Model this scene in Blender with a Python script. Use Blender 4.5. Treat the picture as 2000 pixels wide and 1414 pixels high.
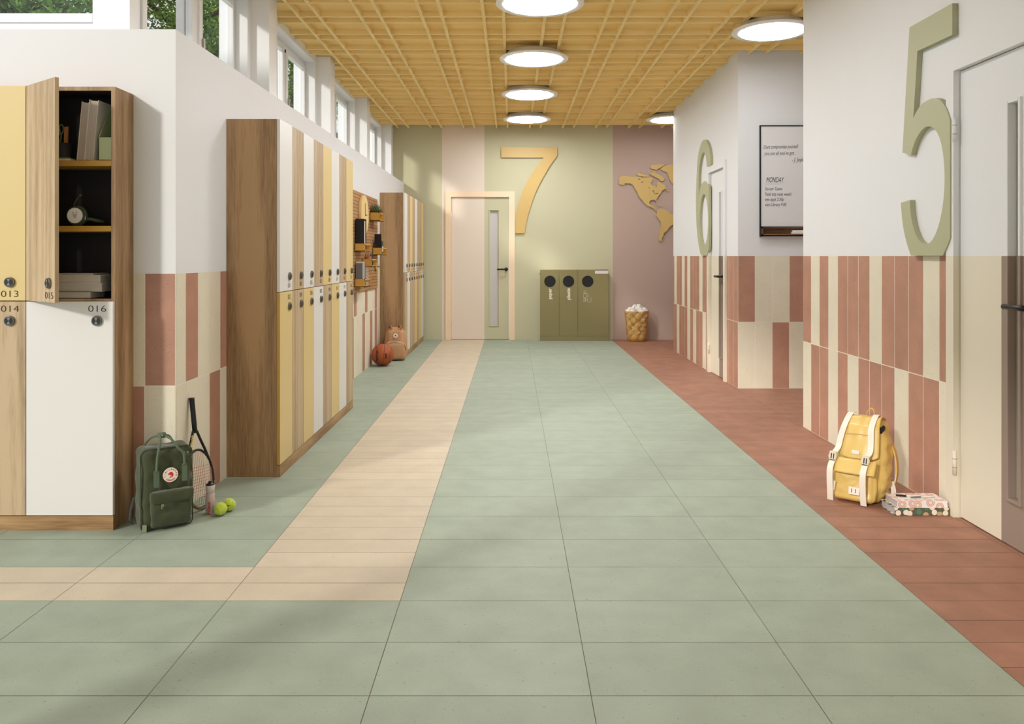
import bpy, bmesh, math, random
import numpy as np
from mathutils import Vector, Matrix, noise

for o in list(bpy.data.objects):
    bpy.data.objects.remove(o)
C = bpy.context.scene.collection
sc = bpy.context.scene
R = math.radians
PI = math.pi

# ------------------------------------------------------------------ camera, world, sun, exposure
cd = bpy.data.cameras.new('camera')
cam = bpy.data.objects.new('camera', cd)
C.objects.link(cam)
cam.location = (0, 0, 1.2)
cam.rotation_euler = (R(90), 0, 0)
cd.sensor_fit = 'HORIZONTAL'
cd.sensor_width = 36.0
cd.lens = 36.0 * 1570 / 2000
cd.shift_y = -207.0 / 2000
cd.clip_start = 0.05
cd.clip_end = 200
sc.camera = cam

sc.view_settings.view_transform = 'Standard'
sc.view_settings.look = 'None'
sc.view_settings.gamma = 1
sc.view_settings.use_curve_mapping = False
sc.view_settings.exposure = 0.0

world = bpy.data.worlds.new('sky')
sc.world = world
world.use_nodes = True
wn = world.node_tree
bg = wn.nodes['Background']
bg.inputs[0].default_value = (0.95, 0.97, 1.0, 1)
bg.inputs[1].default_value = 1.0

sd = bpy.data.lights.new('sun', 'SUN')
sd.energy = 2.0
sd.angle = R(5.0)
sd.color = (1.0, 0.97, 0.92)
sun = bpy.data.objects.new('sun', sd)
C.objects.link(sun)
sun.rotation_euler = Vector((1, 1.3, -0.66)).to_track_quat('-Z', 'Y').to_euler()
sun.location = (-6, -4, 6)


# ------------------------------------------------------------------ materials
def lin(c):
    c = [v / 255.0 for v in c]
    return tuple((v / 12.92 if v <= 0.04045 else ((v + 0.055) / 1.055) ** 2.4) for v in c) + (1,)


def mat(name, rgb, rough=0.6, metal=0.0, spec=0.4, bump=0.0, bscale=60, var=0.0, vscale=8, emit=0, sheen=0, stretch=(1, 1, 1), island=0.0, coat=0):
    m = bpy.data.materials.new(name)
    m.use_nodes = True
    nt = m.node_tree
    b = nt.nodes['Principled BSDF']
    b.inputs['Base Color'].default_value = lin(rgb)
    b.inputs['Roughness'].default_value = rough
    b.inputs['Metallic'].default_value = metal
    b.inputs['Specular IOR Level'].default_value = spec
    b.inputs['Coat Weight'].default_value = coat
    if sheen:
        b.inputs['Sheen Weight'].default_value = sheen
    if emit:
        b.inputs['Emission Color'].default_value = lin(rgb)
        b.inputs['Emission Strength'].default_value = emit
    tc = nt.nodes.new('ShaderNodeTexCoord')
    mp = nt.nodes.new('ShaderNodeMapping')
    mp.inputs['Scale'].default_value = stretch
    nt.links.new(tc.outputs['Object'], mp.inputs['Vector'])
    if var or island:
        n = nt.nodes.new('ShaderNodeTexNoise')
        n.inputs['Scale'].default_value = vscale
        n.inputs['Detail'].default_value = 5
        nt.links.new(mp.outputs[0], n.inputs['Vector'])
        mr = nt.nodes.new('ShaderNodeMapRange')
        mr.inputs['From Min'].default_value = 0.3
        mr.inputs['From Max'].default_value = 0.7
        mr.inputs['To Min'].default_value = 1 - var
        mr.inputs['To Max'].default_value = 1 + var
        nt.links.new(n.outputs[0], mr.inputs['Value'])
        val = mr.outputs[0]
        if island:
            g = nt.nodes.new('ShaderNodeNewGeometry')
            m2 = nt.nodes.new('ShaderNodeMapRange')
            m2.inputs['To Min'].default_value = 1 - island
            m2.inputs['To Max'].default_value = 1 + island
            nt.links.new(g.outputs['Random Per Island'], m2.inputs['Value'])
            mm = nt.nodes.new('ShaderNodeMath')
            mm.operation = 'MULTIPLY'
            nt.links.new(val, mm.inputs[0])
            nt.links.new(m2.outputs[0], mm.inputs[1])
            val = mm.outputs[0]
        mx = nt.nodes.new('ShaderNodeVectorMath')
        mx.operation = 'SCALE'
        mx.inputs[0].default_value = lin(rgb)[:3]
        nt.links.new(val, mx.inputs['Scale'])
        nt.links.new(mx.outputs[0], b.inputs['Base Color'])
    if bump:
        n2 = nt.nodes.new('ShaderNodeTexNoise')
        n2.inputs['Scale'].default_value = bscale
        n2.inputs['Detail'].default_value = 4
        nt.links.new(mp.outputs[0], n2.inputs['Vector'])
        bp = nt.nodes.new('ShaderNodeBump')
        bp.inputs['Strength'].default_value = bump
        bp.inputs['Distance'].default_value = 0.005
        nt.links.new(n2.outputs[0], bp.inputs['Height'])
        nt.links.new(bp.outputs[0], b.inputs['Normal'])
    return m


def stone(name, rgb, speck, rough=0.5, var=0.05, island=0.035, fib=0.0):
    """ceramic stone tile: cloudy tone, fine specks, tone differing from tile to tile"""
    m = mat(name, rgb, rough=rough, var=var, vscale=7, island=island, bump=0.08, bscale=90)
    nt = m.node_tree
    b = nt.nodes['Principled BSDF']
    src = b.inputs['Base Color'].links[0].from_socket
    tc = [n for n in nt.nodes if n.type == 'TEX_COORD'][0]
    fac = None
    for scale, lo, hi, amt in ((75, 0.66, 0.74, 0.5), (230, 0.58, 0.75, 0.4)):
        n = nt.nodes.new('ShaderNodeTexNoise')
        n.inputs['Scale'].default_value = scale
        n.inputs['Detail'].default_value = 2
        nt.links.new(tc.outputs['Object'], n.inputs['Vector'])
        mr = nt.nodes.new('ShaderNodeMapRange')
        mr.inputs['From Min'].default_value = lo
        mr.inputs['From Max'].default_value = hi
        mr.inputs['To Max'].default_value = amt
        nt.links.new(n.outputs[0], mr.inputs['Value'])
        mix = nt.nodes.new('ShaderNodeMix')
        mix.data_type = 'RGBA'
        nt.links.new(mr.outputs[0], mix.inputs[0])
        nt.links.new(src, mix.inputs[6])
        mix.inputs[7].default_value = lin(speck)
        src = mix.outputs[2]
    nt.links.new(src, b.inputs['Base Color'])
    return m


def wood(name, dark, light, scale=1.0, rough=0.5, axis='Z'):
    m = bpy.data.materials.new(name)
    m.use_nodes = True
    nt = m.node_tree
    b = nt.nodes['Principled BSDF']
    b.inputs['Roughness'].default_value = rough
    b.inputs['Specular IOR Level'].default_value = 0.3
    tc = nt.nodes.new('ShaderNodeTexCoord')
    mp = nt.nodes.new('ShaderNodeMapping')
    s = {'Z': (1, 1, .07), 'X': (.07, 1, 1), 'Y': (1, .07, 1)}[axis]
    mp.inputs['Scale'].default_value = s
    nt.links.new(tc.outputs['Object'], mp.inputs['Vector'])
    n1 = nt.nodes.new('ShaderNodeTexNoise')
    n1.inputs['Scale'].default_value = 9 * scale
    n1.inputs['Detail'].default_value = 3
    n1.inputs['Distortion'].default_value = 0.6
    nt.links.new(mp.outputs[0], n1.inputs['Vector'])
    n2 = nt.nodes.new('ShaderNodeTexNoise')
    n2.inputs['Scale'].default_value = 120 * scale
    n2.inputs['Detail'].default_value = 3
    nt.links.new(mp.outputs[0], n2.inputs['Vector'])
    wv = nt.nodes.new('ShaderNodeTexWave')
    wv.inputs['Scale'].default_value = 5 * scale
    wv.inputs['Distortion'].default_value = 9
    wv.inputs['Detail'].default_value = 3
    wv.inputs['Detail Scale'].default_value = 1.2
    nt.links.new(mp.outputs[0], wv.inputs['Vector'])
    a = nt.nodes.new('ShaderNodeMath')
    a.operation = 'MULTIPLY_ADD'
    a.inputs[1].default_value = 0.16
    nt.links.new(wv.outputs['Fac'], a.inputs[0])
    nt.links.new(n1.outputs[0], a.inputs[2])
    a2 = nt.nodes.new('ShaderNodeMath')
    a2.operation = 'MULTIPLY_ADD'
    a2.inputs[1].default_value = 0.5
    nt.links.new(n2.outputs[0], a2.inputs[0])
    nt.links.new(a.outputs[0], a2.inputs[2])
    cr = nt.nodes.new('ShaderNodeValToRGB')
    cr.color_ramp.elements[0].position = 0.58
    cr.color_ramp.elements[0].color = lin(dark)
    cr.color_ramp.elements[1].position = 1.12
    cr.color_ramp.elements[1].color = lin(light)
    cr.color_ramp.elements[1].position = .96
    nt.links.new(a2.outputs[0], cr.inputs[0])
    nt.links.new(cr.outputs[0], b.inputs['Base Color'])
    return m


M = {}
M['wall'] = mat('wall_paint', (227, 227, 227), 0.75, spec=0.15, bump=0.03, bscale=200)
M['frame'] = mat('window_frame_white', (243, 243, 243), 0.4)
M['green_tile'] = stone('green_floor_tile', (154, 165, 147), (108, 118, 102), 0.6, var=.07)
M['cream_floor'] = stone('cream_floor_tile', (200, 187, 164), (164, 148, 122), 0.6)
M['red_floor'] = stone('terracotta_floor_tile', (156, 112, 91), (104, 66, 50), 0.6, var=0.14)
M['red_tile'] = stone('terracotta_wall_tile', (180, 134, 112), (132, 88, 74), 0.55, var=0.09, island=0.05)
M['cream_tile'] = stone('cream_wall_tile', (226, 217, 194), (190, 178, 148), 0.55, var=0.03, island=0.025)
M['grout'] = mat('pale_grout', (236, 224, 210), 0.9)
M['grout_dark'] = mat('floor_grout', (112, 104, 88), 0.9)
M['sage'] = mat('sage_wall_paint', (198, 194, 162), 0.8, spec=0.12)
M['blush'] = mat('blush_wall_paint', (228, 214, 198), 0.8, spec=0.12)
M['mauve'] = mat('mauve_wall_paint', (186, 163, 150), 0.8, spec=0.12)
M['peach'] = mat('peach_frame_paint', (240, 214, 182), 0.6)
M['taupe'] = mat('taupe_door_paint', (148, 130, 117), 0.55)
M['cream_door'] = mat('cream_door_paint', (222, 213, 192), 0.6)
M['lattice'] = mat('ochre_ceiling', (250, 222, 156), 0.6, spec=0.2)
M['slab'] = mat('ochre_ceiling_panel', (249, 212, 138), 0.65, spec=0.2)
M['oak'] = wood('oak_panel', (126, 97, 67), (180, 146, 107))
M['oak_door'] = wood('light_oak_door', (156, 132, 100), (194, 170, 136), 1.2)
M['oak_h'] = wood('oak_plinth', (132, 100, 64), (182, 146, 102), axis='X')
M['yellow'] = mat('yellow_laminate', (214, 190, 130), 0.42)
M['yellow_edge'] = mat('ochre_edge', (200, 152, 66), 0.5)
M['white'] = mat('white_laminate', (220, 217, 211), 0.4)
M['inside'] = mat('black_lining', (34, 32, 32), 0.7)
M['black'] = mat('black_plastic', (22, 22, 23), 0.4)
M['blackmetal'] = mat('black_metal', (26, 26, 27), 0.35, metal=0.3)
M['steel'] = mat('brushed_steel', (170, 168, 164), 0.3, metal=0.9)
M['chrome_dark'] = mat('dark_metal_ring', (120, 116, 108), 0.3, metal=0.8)
M['ink'] = mat('black_ink', (30, 28, 26), 0.6)
M['grey'] = mat('mid_grey', (120, 120, 118), 0.5)
M['num_sage'] = mat('sage_number_paint', (176, 176, 142), 0.55)
M['num_gold'] = mat('mustard_number_paint', (206, 174, 106), 0.45)
M['olive'] = mat('olive_metal', (140, 130, 88), 0.42, metal=0.15)
M['paper'] = mat('paper', (226, 220, 212), 0.8)
M['pages'] = mat('page_block', (196, 184, 170), 0.9, bump=0.5, bscale=30, stretch=(1, 1, 30), var=0.06, vscale=30)
M['pages_v'] = mat('page_block_upright', (186, 170, 156), 0.9, bump=0.5, bscale=30, stretch=(30, 1, 1), var=0.08, vscale=20)
M['text_white'] = mat('white_lettering', (235, 230, 212), 0.6)
M['disc'] = mat('light_diffuser', (248, 250, 255), 0.5, emit=48)
M['disc_dim'] = mat('light_diffuser_soft', (248, 250, 255), 0.5, emit=17)
M['ring'] = mat('light_rim', (250, 247, 242), 0.5)
M['board'] = mat('whiteboard_surface', (226, 224, 222), 0.12, spec=0.6)
M['walnut'] = wood('walnut_tray', (84, 54, 34), (136, 98, 66), axis='X')
M['peg'] = wood('pegboard_oak', (140, 98, 60), (180, 134, 88), axis='Y')
M['groove'] = mat('dark_groove', (86, 56, 34), 0.8)


def thin_glass():
    m = bpy.data.materials.new('window_glass')
    m.use_nodes = True
    nt = m.node_tree
    for n in list(nt.nodes):
        nt.nodes.remove(n)
    out = nt.nodes.new('ShaderNodeOutputMaterial')
    t = nt.nodes.new('ShaderNodeBsdfTransparent')
    t.inputs[0].default_value = (0.96, 0.97, 0.97, 1)
    g = nt.nodes.new('ShaderNodeBsdfGlossy')
    g.inputs['Roughness'].default_value = 0.03
    mx = nt.nodes.new('ShaderNodeMixShader')
    mx.inputs[0].default_value = 0.03
    nt.links.new(t.outputs[0], mx.inputs[1])
    nt.links.new(g.outputs[0], mx.inputs[2])
    nt.links.new(mx.outputs[0], out.inputs[0])
    return m


M['glass'] = thin_glass()
M['frost'] = mat('frosted_glass', (200, 194, 190), 0.3, spec=0.5)
M['frost_dark'] = mat('frosted_glass_tinted', (172, 166, 150), 0.3, spec=0.5)


# ------------------------------------------------------------------ helpers
class MB:
    """collects geometry for ONE mesh object"""
    def __init__(self):
        self.bm = bmesh.new()
        self.mats = []

    def mi(self, m):
        if m not in self.mats:
            self.mats.append(m)
        return self.mats.index(m)

    def _tag(self, faces, m, smooth=False):
        i = self.mi(m)
        for f in faces:
            f.material_index = i
            f.smooth = smooth

    def box(self, x0, x1, y0, y1, z0, z1, m, bev=0.0, mtx=None):
        x0, x1 = min(x0, x1), max(x0, x1)
        y0, y1 = min(y0, y1), max(y0, y1)
        z0, z1 = min(z0, z1), max(z0, z1)
        b = bmesh.new()
        bmesh.ops.create_cube(b, size=1)
        for v in b.verts:
            v.co = Vector(((v.co.x + .5) * (x1 - x0) + x0, (v.co.y + .5) * (y1 - y0) + y0, (v.co.z + .5) * (z1 - z0) + z0))
        if bev:
            bmesh.ops.bevel(b, geom=b.edges[:], offset=min(bev, (x1 - x0) * .45, (y1 - y0) * .45, (z1 - z0) * .45), segments=2, affect='EDGES', profile=0.5)
        self.merge(b, m, mtx)
        return self

    def merge(self, b, m, mtx=None, smooth=False):
        i = self.mi(m)
        mp = {}
        for v in b.verts:
            mp[v] = self.bm.verts.new(mtx @ v.co if mtx else v.co)
        for f in b.faces:
            try:
                nf = self.bm.faces.new([mp[v] for v in f.verts])
                nf.material_index = i
                nf.smooth = smooth or f.smooth
            except ValueError:
                pass
        b.free()

    def quad(self, pts, m):
        f = self.bm.faces.new([self.bm.verts.new(p) for p in pts])
        f.material_index = self.mi(m)

    def cyl(self, p0, p1, r0, m, r1=None, seg=24, caps=True, smooth=True, bev=0):
        if r1 is None:
            r1 = r0
        p0 = Vector(p0)
        p1 = Vector(p1)
        d = (p1 - p0)
        q = d.to_track_quat('Z', 'Y').to_matrix()
        L = d.length
        prof = [(r0, 0), (r1, L)]
        if bev:
            prof = [(r0 - bev, 0), (r0 - bev * .3, bev * .3), (r0, bev), (r1, L - bev), (r1 - bev * .3, L - bev * .3), (r1 - bev, L)]
        return self.lathe(prof, m, seg, caps, q.to_4x4(), p0, smooth)

    def lathe(self, prof, m, seg=32, caps=True, rot=None, loc=(0, 0, 0), smooth=True):
        i = self.mi(m)
        loc = Vector(loc)
        rings = []
        for r, z in prof:
            ring = []
            for k in range(seg):
                a = 2 * PI * k / seg
                p = Vector((r * math.cos(a), r * math.sin(a), z))
                if rot:
                    p = rot @ p
                ring.append(self.bm.verts.new(p + loc))
            rings.append(ring)
        for a, b in zip(rings[:-1], rings[1:]):
            for k in range(seg):
                f = self.bm.faces.new([a[k], a[(k + 1) % seg], b[(k + 1) % seg], b[k]])
                f.material_index = i
                f.smooth = smooth
        if caps:
            f = self.bm.faces.new(list(reversed(rings[0])))
            f.material_index = i
            f = self.bm.faces.new(rings[-1])
            f.material_index = i
        return self

    def tube(self, pts, r, m, seg=10, closed=False, radii=None, flat=None):
        """round tube along points; flat=(w,h,sidevec) sweeps a rounded rectangle instead"""
        i = self.mi(m)
        pts = [Vector(p) for p in pts]
        n = len(pts)
        rings = []
        up = Vector((0, 0, 1))
        prev = None
        for k in range(n):
            if closed:
                t = pts[(k + 1) % n] - pts[k - 1]
            else:
                t = pts[min(k + 1, n - 1)] - pts[max(k - 1, 0)]
            t.normalize()
            if flat:
                s = Vector(flat[2])
                s = (s - t * s.dot(t)).normalized()
                w = t.cross(s).normalized()
                hw, hh = flat[0] / 2, flat[1] / 2
                cs = [(-hw, -hh), (hw, -hh), (hw, hh), (-hw, hh)]
                rings.append([self.bm.verts.new(pts[k] + s * a + w * b) for a, b in cs])
                continue
            if prev is None:
                a = up if abs(t.dot(up)) < .9 else Vector((1, 0, 0))
                u = t.cross(a).normalized()
            else:
                u = (prev - t * prev.dot(t)).normalized()
            prev = u
            v = t.cross(u)
            rr = radii[k] if radii else r
            rings.append([self.bm.verts.new(pts[k] + (u * math.cos(2 * PI * j / seg) + v * math.sin(2 * PI * j / seg)) * rr) for j in range(seg)])
        ns = len(rings[0])
        prs = list(zip(rings[:-1], rings[1:]))
        if closed:
            prs.append((rings[-1], rings[0]))
        for a, b in prs:
            for k in range(ns):
                f = self.bm.faces.new([a[k], a[(k + 1) % ns], b[(k + 1) % ns], b[k]])
                f.material_index = i
                f.smooth = not flat
        if not closed:
            f = self.bm.faces.new(list(reversed(rings[0])))
            f.material_index = i
            f = self.bm.faces.new(rings[-1])
            f.material_index = i
        return self

    def sphere(self, c, r, m, u=24, v=16, scale=(1, 1, 1)):
        b = bmesh.new()
        bmesh.ops.create_uvsphere(b, u_segments=u, v_segments=v, radius=r)
        for q in b.verts:
            q.co = Vector((q.co.x * scale[0] + c[0], q.co.y * scale[1] + c[1], q.co.z * scale[2] + c[2]))
        self.merge(b, m, smooth=True)
        return self

    def build(self, name, parent=None, loc=None, rot=None):
        bmesh.ops.recalc_face_normals(self.bm, faces=self.bm.faces[:])
        me = bpy.data.meshes.new(name)
        self.bm.to_mesh(me)
        self.bm.free()
        for m in self.mats:
            me.materials.append(m)
        o = bpy.data.objects.new(name, me)
        C.objects.link(o)
        if parent:
            o.parent = parent
        if loc is not None:
            o.location = loc
        if rot is not None:
            o.rotation_euler = rot
        return o


def empty(name, loc=(0, 0, 0), rz=0, rx=0):
    o = bpy.data.objects.new(name, None)
    C.objects.link(o)
    o.empty_display_size = 0.1
    o.location = loc
    o.rotation_euler = (rx, 0, rz)
    return o


def tag(o, label, cat, group=None):
    o['label'] = label
    o['category'] = cat
    if group:
        o['group'] = group
    return o


def struct(o):
    o['kind'] = 'structure'
    return o


def plate(polys, depth, m, name, parent=None, mtx=None, bev=0):
    """flat extruded plate from 2D polygons (holes allowed); local: u=x, v=y, thickness z 0..depth"""
    cu = bpy.data.curves.new('tmp', 'CURVE')
    cu.dimensions = '2D'
    cu.fill_mode = 'BOTH'
    cu.extrude = depth / 2
    if bev:
        cu.bevel_depth = bev
        cu.bevel_resolution = 1
        cu.offset = -bev
    for p in polys:
        s = cu.splines.new('POLY')
        s.points.add(len(p) - 1)
        for k, (a, b) in enumerate(p):
            s.points[k].co = (a, b, 0, 1)
        s.use_cyclic_u = True
    return curve_obj(cu, depth, m, name, parent, mtx)


def curve_obj(cu, depth, m, name, parent, mtx):
    t = bpy.data.objects.new('tmp', cu)
    C.objects.link(t)
    bpy.context.view_layer.update()
    dg = bpy.context.evaluated_depsgraph_get()
    me = bpy.data.meshes.new_from_object(t.evaluated_get(dg))
    bpy.data.objects.remove(t)
    bpy.data.curves.remove(cu)
    me.name = name
    T = Matrix.Translation((0, 0, depth / 2))
    me.transform((mtx @ T) if mtx else T)
    me.materials.clear()
    me.materials.append(m)
    o = bpy.data.objects.new(name, me)
    C.objects.link(o)
    if parent:
        o.parent = parent
    return o


def text(s, size, m, name, parent=None, mtx=None, depth=0.0006, sx=1.0, shear=0, align='CENTER', bold=0.0, space=1.0):
    cu = bpy.data.curves.new('tmp', 'FONT')
    cu.body = s
    cu.size = size
    cu.extrude = depth / 2
    cu.align_x = align
    cu.align_y = 'CENTER'
    cu.shear = shear
    cu.offset = bold
    cu.space_character = space
    cu.resolution_u = 3
    S = Matrix.Diagonal((sx, 1, 1, 1))
    return curve_obj(cu, depth, m, name, parent, (mtx @ S) if mtx else S)


def face_mtx(origin, u, v):
    """local (x,y) -> u,v in world, z -> u x v"""
    u = Vector(u).normalized()
    v = Vector(v).normalized()
    w = u.cross(v)
    mt = Matrix((u, v, w)).transposed().to_4x4()
    mt.translation = Vector(origin)
    return mt


FRONT = lambda x, y, z: face_mtx((x, y, z), (1, 0, 0), (0, 0, 1))          # faces -Y


# ------------------------------------------------------------------ the building
WL, WR, YB = -1.55, 2.048, 11.52         # left wall, right wall, back wall
YF = 3.704                               # face of the left front partition
ZC = 3.031                               # underside of the lattice

# floor, every tile an island in one mesh
fl = MB()
fl.box(-7, 4.2, -2.0, YB + .3, -0.12, -0.0012, M['grout_dark'])
P = 0.605
Q = 0.3025
Y0 = 2.7985
X0 = -0.994
g = 0.0011


def ftile(x0, x1, y0, y1, m):
    y1 = min(y1, YB)
    x0 = max(x0, -7)
    x1 = min(x1, 4.2)
    fl.quad([(x0 + g, y0 + g, 0), (x1 - g, y0 + g, 0), (x1 - g, y1 - g, 0), (x0 + g, y1 - g, 0)], m)


for i in range(-10, 9):
    xa, xb = X0 + P * i, X0 + P * (i + 1)
    for r in range(-16, 29):
        ya, yb = Y0 + Q * r, Y0 + Q * (r + 1)
        if i >= 4:
            m, half = M['red_floor'], True
        elif i == 0 and r >= 0:
            m, half = M['cream_floor'], True
        elif i < 0 and r == 0:
            m, half = M['cream_floor'], True
        else:
            m, half = M['green_tile'], False
        if half:
            ftile(xa, xb, ya, ya + Q / 2, m)
            if ya + Q / 2 < YB - .01:
                ftile(xa, xb, ya + Q / 2, yb, m)
        else:
            ftile(xa, xb, ya, yb, m)
struct(fl.build('floor'))


def dado(mb, org, u, bounds, ups, los, ztop, zmid=0.601, out=None, gg=0.0024):
    """two rows of upright tiles on a wall; org wall point, u direction, bounds along u"""
    org = Vector(org)
    u = Vector(u)
    n = Vector(out)
    b0, b1 = bounds[0], bounds[-1]

    def q(a, b, z0, z1, m, off):
        mb.quad([org + u * a + n * off + Vector((0, 0, z0)), org + u * b + n * off + Vector((0, 0, z0)),
                 org + u * b + n * off + Vector((0, 0, z1)), org + u * a + n * off + Vector((0, 0, z1))], m)
    q(b0, b1, 0, ztop, M['grout'], 0.0006)
    for k in range(len(bounds) - 1):
        a, b = bounds[k] + gg, bounds[k + 1] - gg
        if b - a < 0.004:
            continue
        q(a, b, 0.002, zmid - gg, M['red_tile'] if los[k] == 'r' else M['cream_tile'], 0.0011)
        q(a, b, zmid + gg, ztop, M['red_tile'] if ups[k] == 'r' else M['cream_tile'], 0.0011)


# left wall, low part under the clerestory, and the front partition
ZL = 2.245
w = MB()
w.box(-2.05, WL, YF, YB, -0.1, ZL, M['wall'])
bs = [YF] + [3.817 + .15 * k for k in range(0, 52) if 3.817 + .15 * k < YB] + [YB]
ups = ['c'] * len(bs)
los = ['c'] * len(bs)
for k in (0, 3, 7, 11, 18, 23, 27, 31, 35, 39, 44):
    ups[k + 1] = 'r'
for k in (2, 6, 10, 15, 20, 26, 30, 33, 35, 41, 46):
    los[k + 1] = 'r'
dado(w, (WL, 0, 0), (0, 1, 0), bs, ups, los, 1.118, out=(1, 0, 0))
w.box(-5.2, -2.05, YF, YF + .35, -0.1, ZL, M['wall'])
xs = [WL, -1.692] + [-1.692 - .15 * k for k in range(1, 24)]
xs = [-x for x in xs]
dado(w, (0, YF, 0), (-1, 0, 0), xs, (['r', 'c', 'c', 'r', 'c'] * 6)[:len(xs)], (['c', 'r', 'c', 'c', 'r'] * 6)[:len(xs)], 1.118, out=(0, -1, 0))
# upper wall, lintels, posts
XU = -1.833
w.box(-2.05, XU, YF + .15, YB, 3.003, 3.3, M['frame'])
w.box(-5.2, XU, YF + .15, YF + .35, 3.003, 3.3, M['wall'])
w.box(-1.932, XU, YF + .15, YF + .246, ZL, 3.003, M['frame'])
piers = [5.631 + 1.9 * j for j in range(4)]
for p in piers:
    w.box(-2.03, XU, p - .06, min(p + .185, YB), ZL, 3.003, M['frame'])
    w.box(XU - .01, -1.70, p, min(p + .185, YB), ZL, ZC + .04, M['frame'], bev=0.002)
struct(w.build('wall_left'))

# clerestory windows
for j in range(4):
    o = 1.9 * j
    root = empty('window_%d' % (j + 1), (-1.93, 4.87 + o, ZL))
    struct(root)
    f = MB()
    lx0, lx1 = -.045, 0.0
    ys = -(4.87)

    eps = [0.0]

    def fb(y0, y1, z0, z1, x0=-.045, x1=0.0, m=M['frame']):
        eps[0] += .0007
        x0, x1 = x0 + eps[0], x1 - eps[0]
        f.box(x0, x1, y0 + ys, y1 + ys, z0 - ZL, z1 - ZL, m, bev=0.004)
    start = 3.95 if j == 0 else 3.9185
    fb(start, 4.18, ZL, 3.003)
    fb(4.18, 5.571, 2.955, 3.003)
    fb(4.18, 5.571, ZL, 2.30)
    fb(5.548, 5.571, ZL, 2.98)
    fb(4.848, 4.951, ZL, 2.98)
    fb(4.84, 4.96, ZL + .001, 3.002, -.10, -.040)
    f.build('window_frame', root)
    for a, b in ((4.18, 4.86), (4.94, 5.56)):
        s = MB()
        for (y0, y1, z0, z1) in ((a, a + .05, 2.29, 2.96), (b - .03, b, 2.29, 2.96), (a, b, 2.925, 2.96), (a, b, 2.29, 2.34)):
            q_ = .0 if y1 - y0 < .1 else .0008
            s.box(-.03 + q_, .012 - q_, y0 + ys, y1 + ys, z0 - ZL, z1 - ZL, M['frame'], bev=0.004)
        s.build('sash', root)
        s = MB()
        s.box(-.016, -.012, a + .04 + ys, b - .02 + ys, .08, .70, M['glass'])
        s.build('window_pane', root)
    h = MB()
    h.box(.012, .03, 4.97 + ys, 4.985 + ys, .18, .30, M['steel'], bev=.003)
    h.build('window_handle', root)

root = struct(empty('window_5', (-3.4, YF + .246, ZL)))
f = MB()
f.box(-1.7, 1.3435, 0, .05, 0, .10, M['frame'], bev=.003)
f.box(-1.7, 1.3435, -.012, .05, .101, .145, M['frame'], bev=.004)
f.box(1.344, 1.468, -.012, .05, .0, .758, M['frame'], bev=.004)
f.box(-1.7, 1.3435, 0, .05, .70, .758, M['frame'], bev=.003)
f.box(-.3, -.2, -.014, .052, 0.001, .757, M['frame'], bev=.003)
f.build('window_frame', root)
f = MB()
f.box(-1.7, 1.35, .02, .024, .14, .71, M['glass'])
f.build('window_pane', root)

# back wall with its painted stripes and a door opening
bw = MB()
DX0, DX1, DZ = -.905, -.009, 2.086


def bseg(x0, x1, m):
    for a, b, z0, z1 in ((x0, min(x1, DX0), -.1, 3.3), (max(x0, DX1), x1, -.1, 3.3), (max(x0, DX0), min(x1, DX1), DZ, 3.3)):
        if b - a > 1e-4:
            bw.box(a, b, YB, YB + .2, z0, z1, m)


bseg(-2.05, -1.003, M['sage'])
bseg(-1.003, -.396, M['blush'])
bseg(-.396, 1.445, M['sage'])
bseg(1.445, 4.2, M['mauve'])
struct(bw.build('wall_back'))


def right_block(name, y0, y1, dy0, dy1):
    b = MB()
    zt = 3.3
    for a, c, z0, z1 in ((y0, dy0, -.1, zt), (dy1, y1, -.1, zt), (dy0, dy1, DZ, zt)):
        b.box(WR, 2.2, a, c, z0, z1, M['wall'])
    b.box(2.2, 4.2, y0, y1, -.1, zt, M['wall'])
    return b


# near right block (door 5)
A1 = 5.651
A = right_block('a', 0.9, A1, 2.775, 3.724)
seq_u = 'rcrcrrrcrrrcr'
seq_l = 'crrcrcrrrcrrc'
bs = [-(A1 - .15 * k) for k in range(13)] + [-3.75]
dado(A, (WR, 0, 0), (0, -1, 0), bs, seq_u, seq_l, 1.2, out=(-1, 0, 0))
bs = [-2.75 + .15 * k for k in range(0, 13)]
dado(A, (WR, 0, 0), (0, -1, 0), bs, 'rcrrcrrcrcrrc', 'crrcrcrrcrrcr', 1.2, out=(-1, 0, 0))
struct(A.build('wall_right'))
# far right block (door 6)
B0, B1 = 7.285, 10.2
B = right_block('b', B0, B1, 7.69, 8.334)
n = 20
bs = [B0 + .15 * k for k in range(20)] + [B1]
U = list('rrrcccc' + 'rrcrrrcrcrrcr')
L = list('rrrcccc' + 'rcrrcrcrrrcrr')
bsn = [b for b in bs if b <= 7.66] + [7.66]
dado(B, (WR, 0, 0), (0, 1, 0), bsn, 'rrrr', 'rrrr', 1.2, out=(-1, 0, 0))
bsf = [8.364] + [b for b in bs if b > 8.37]
dado(B, (WR, 0, 0), (0, 1, 0), bsf, U[7:], L[7:], 1.2, out=(-1, 0, 0))
dado(B, (0, B0, 0), (1, 0, 0), [WR + .155 * k for k in range(14)], 'rccrcrcrrcrcrr', 'ccrcrccrcrrccr', 1.2, out=(0, -1, 0))
struct(B.build('wall_right_far'))
# end wall of the side recesses
e = MB()
e.box(4.2, 4.35, .9, YB + .2, -.1, 3.3, M['wall'])
struct(e.build('wall_right_end'))

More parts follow.
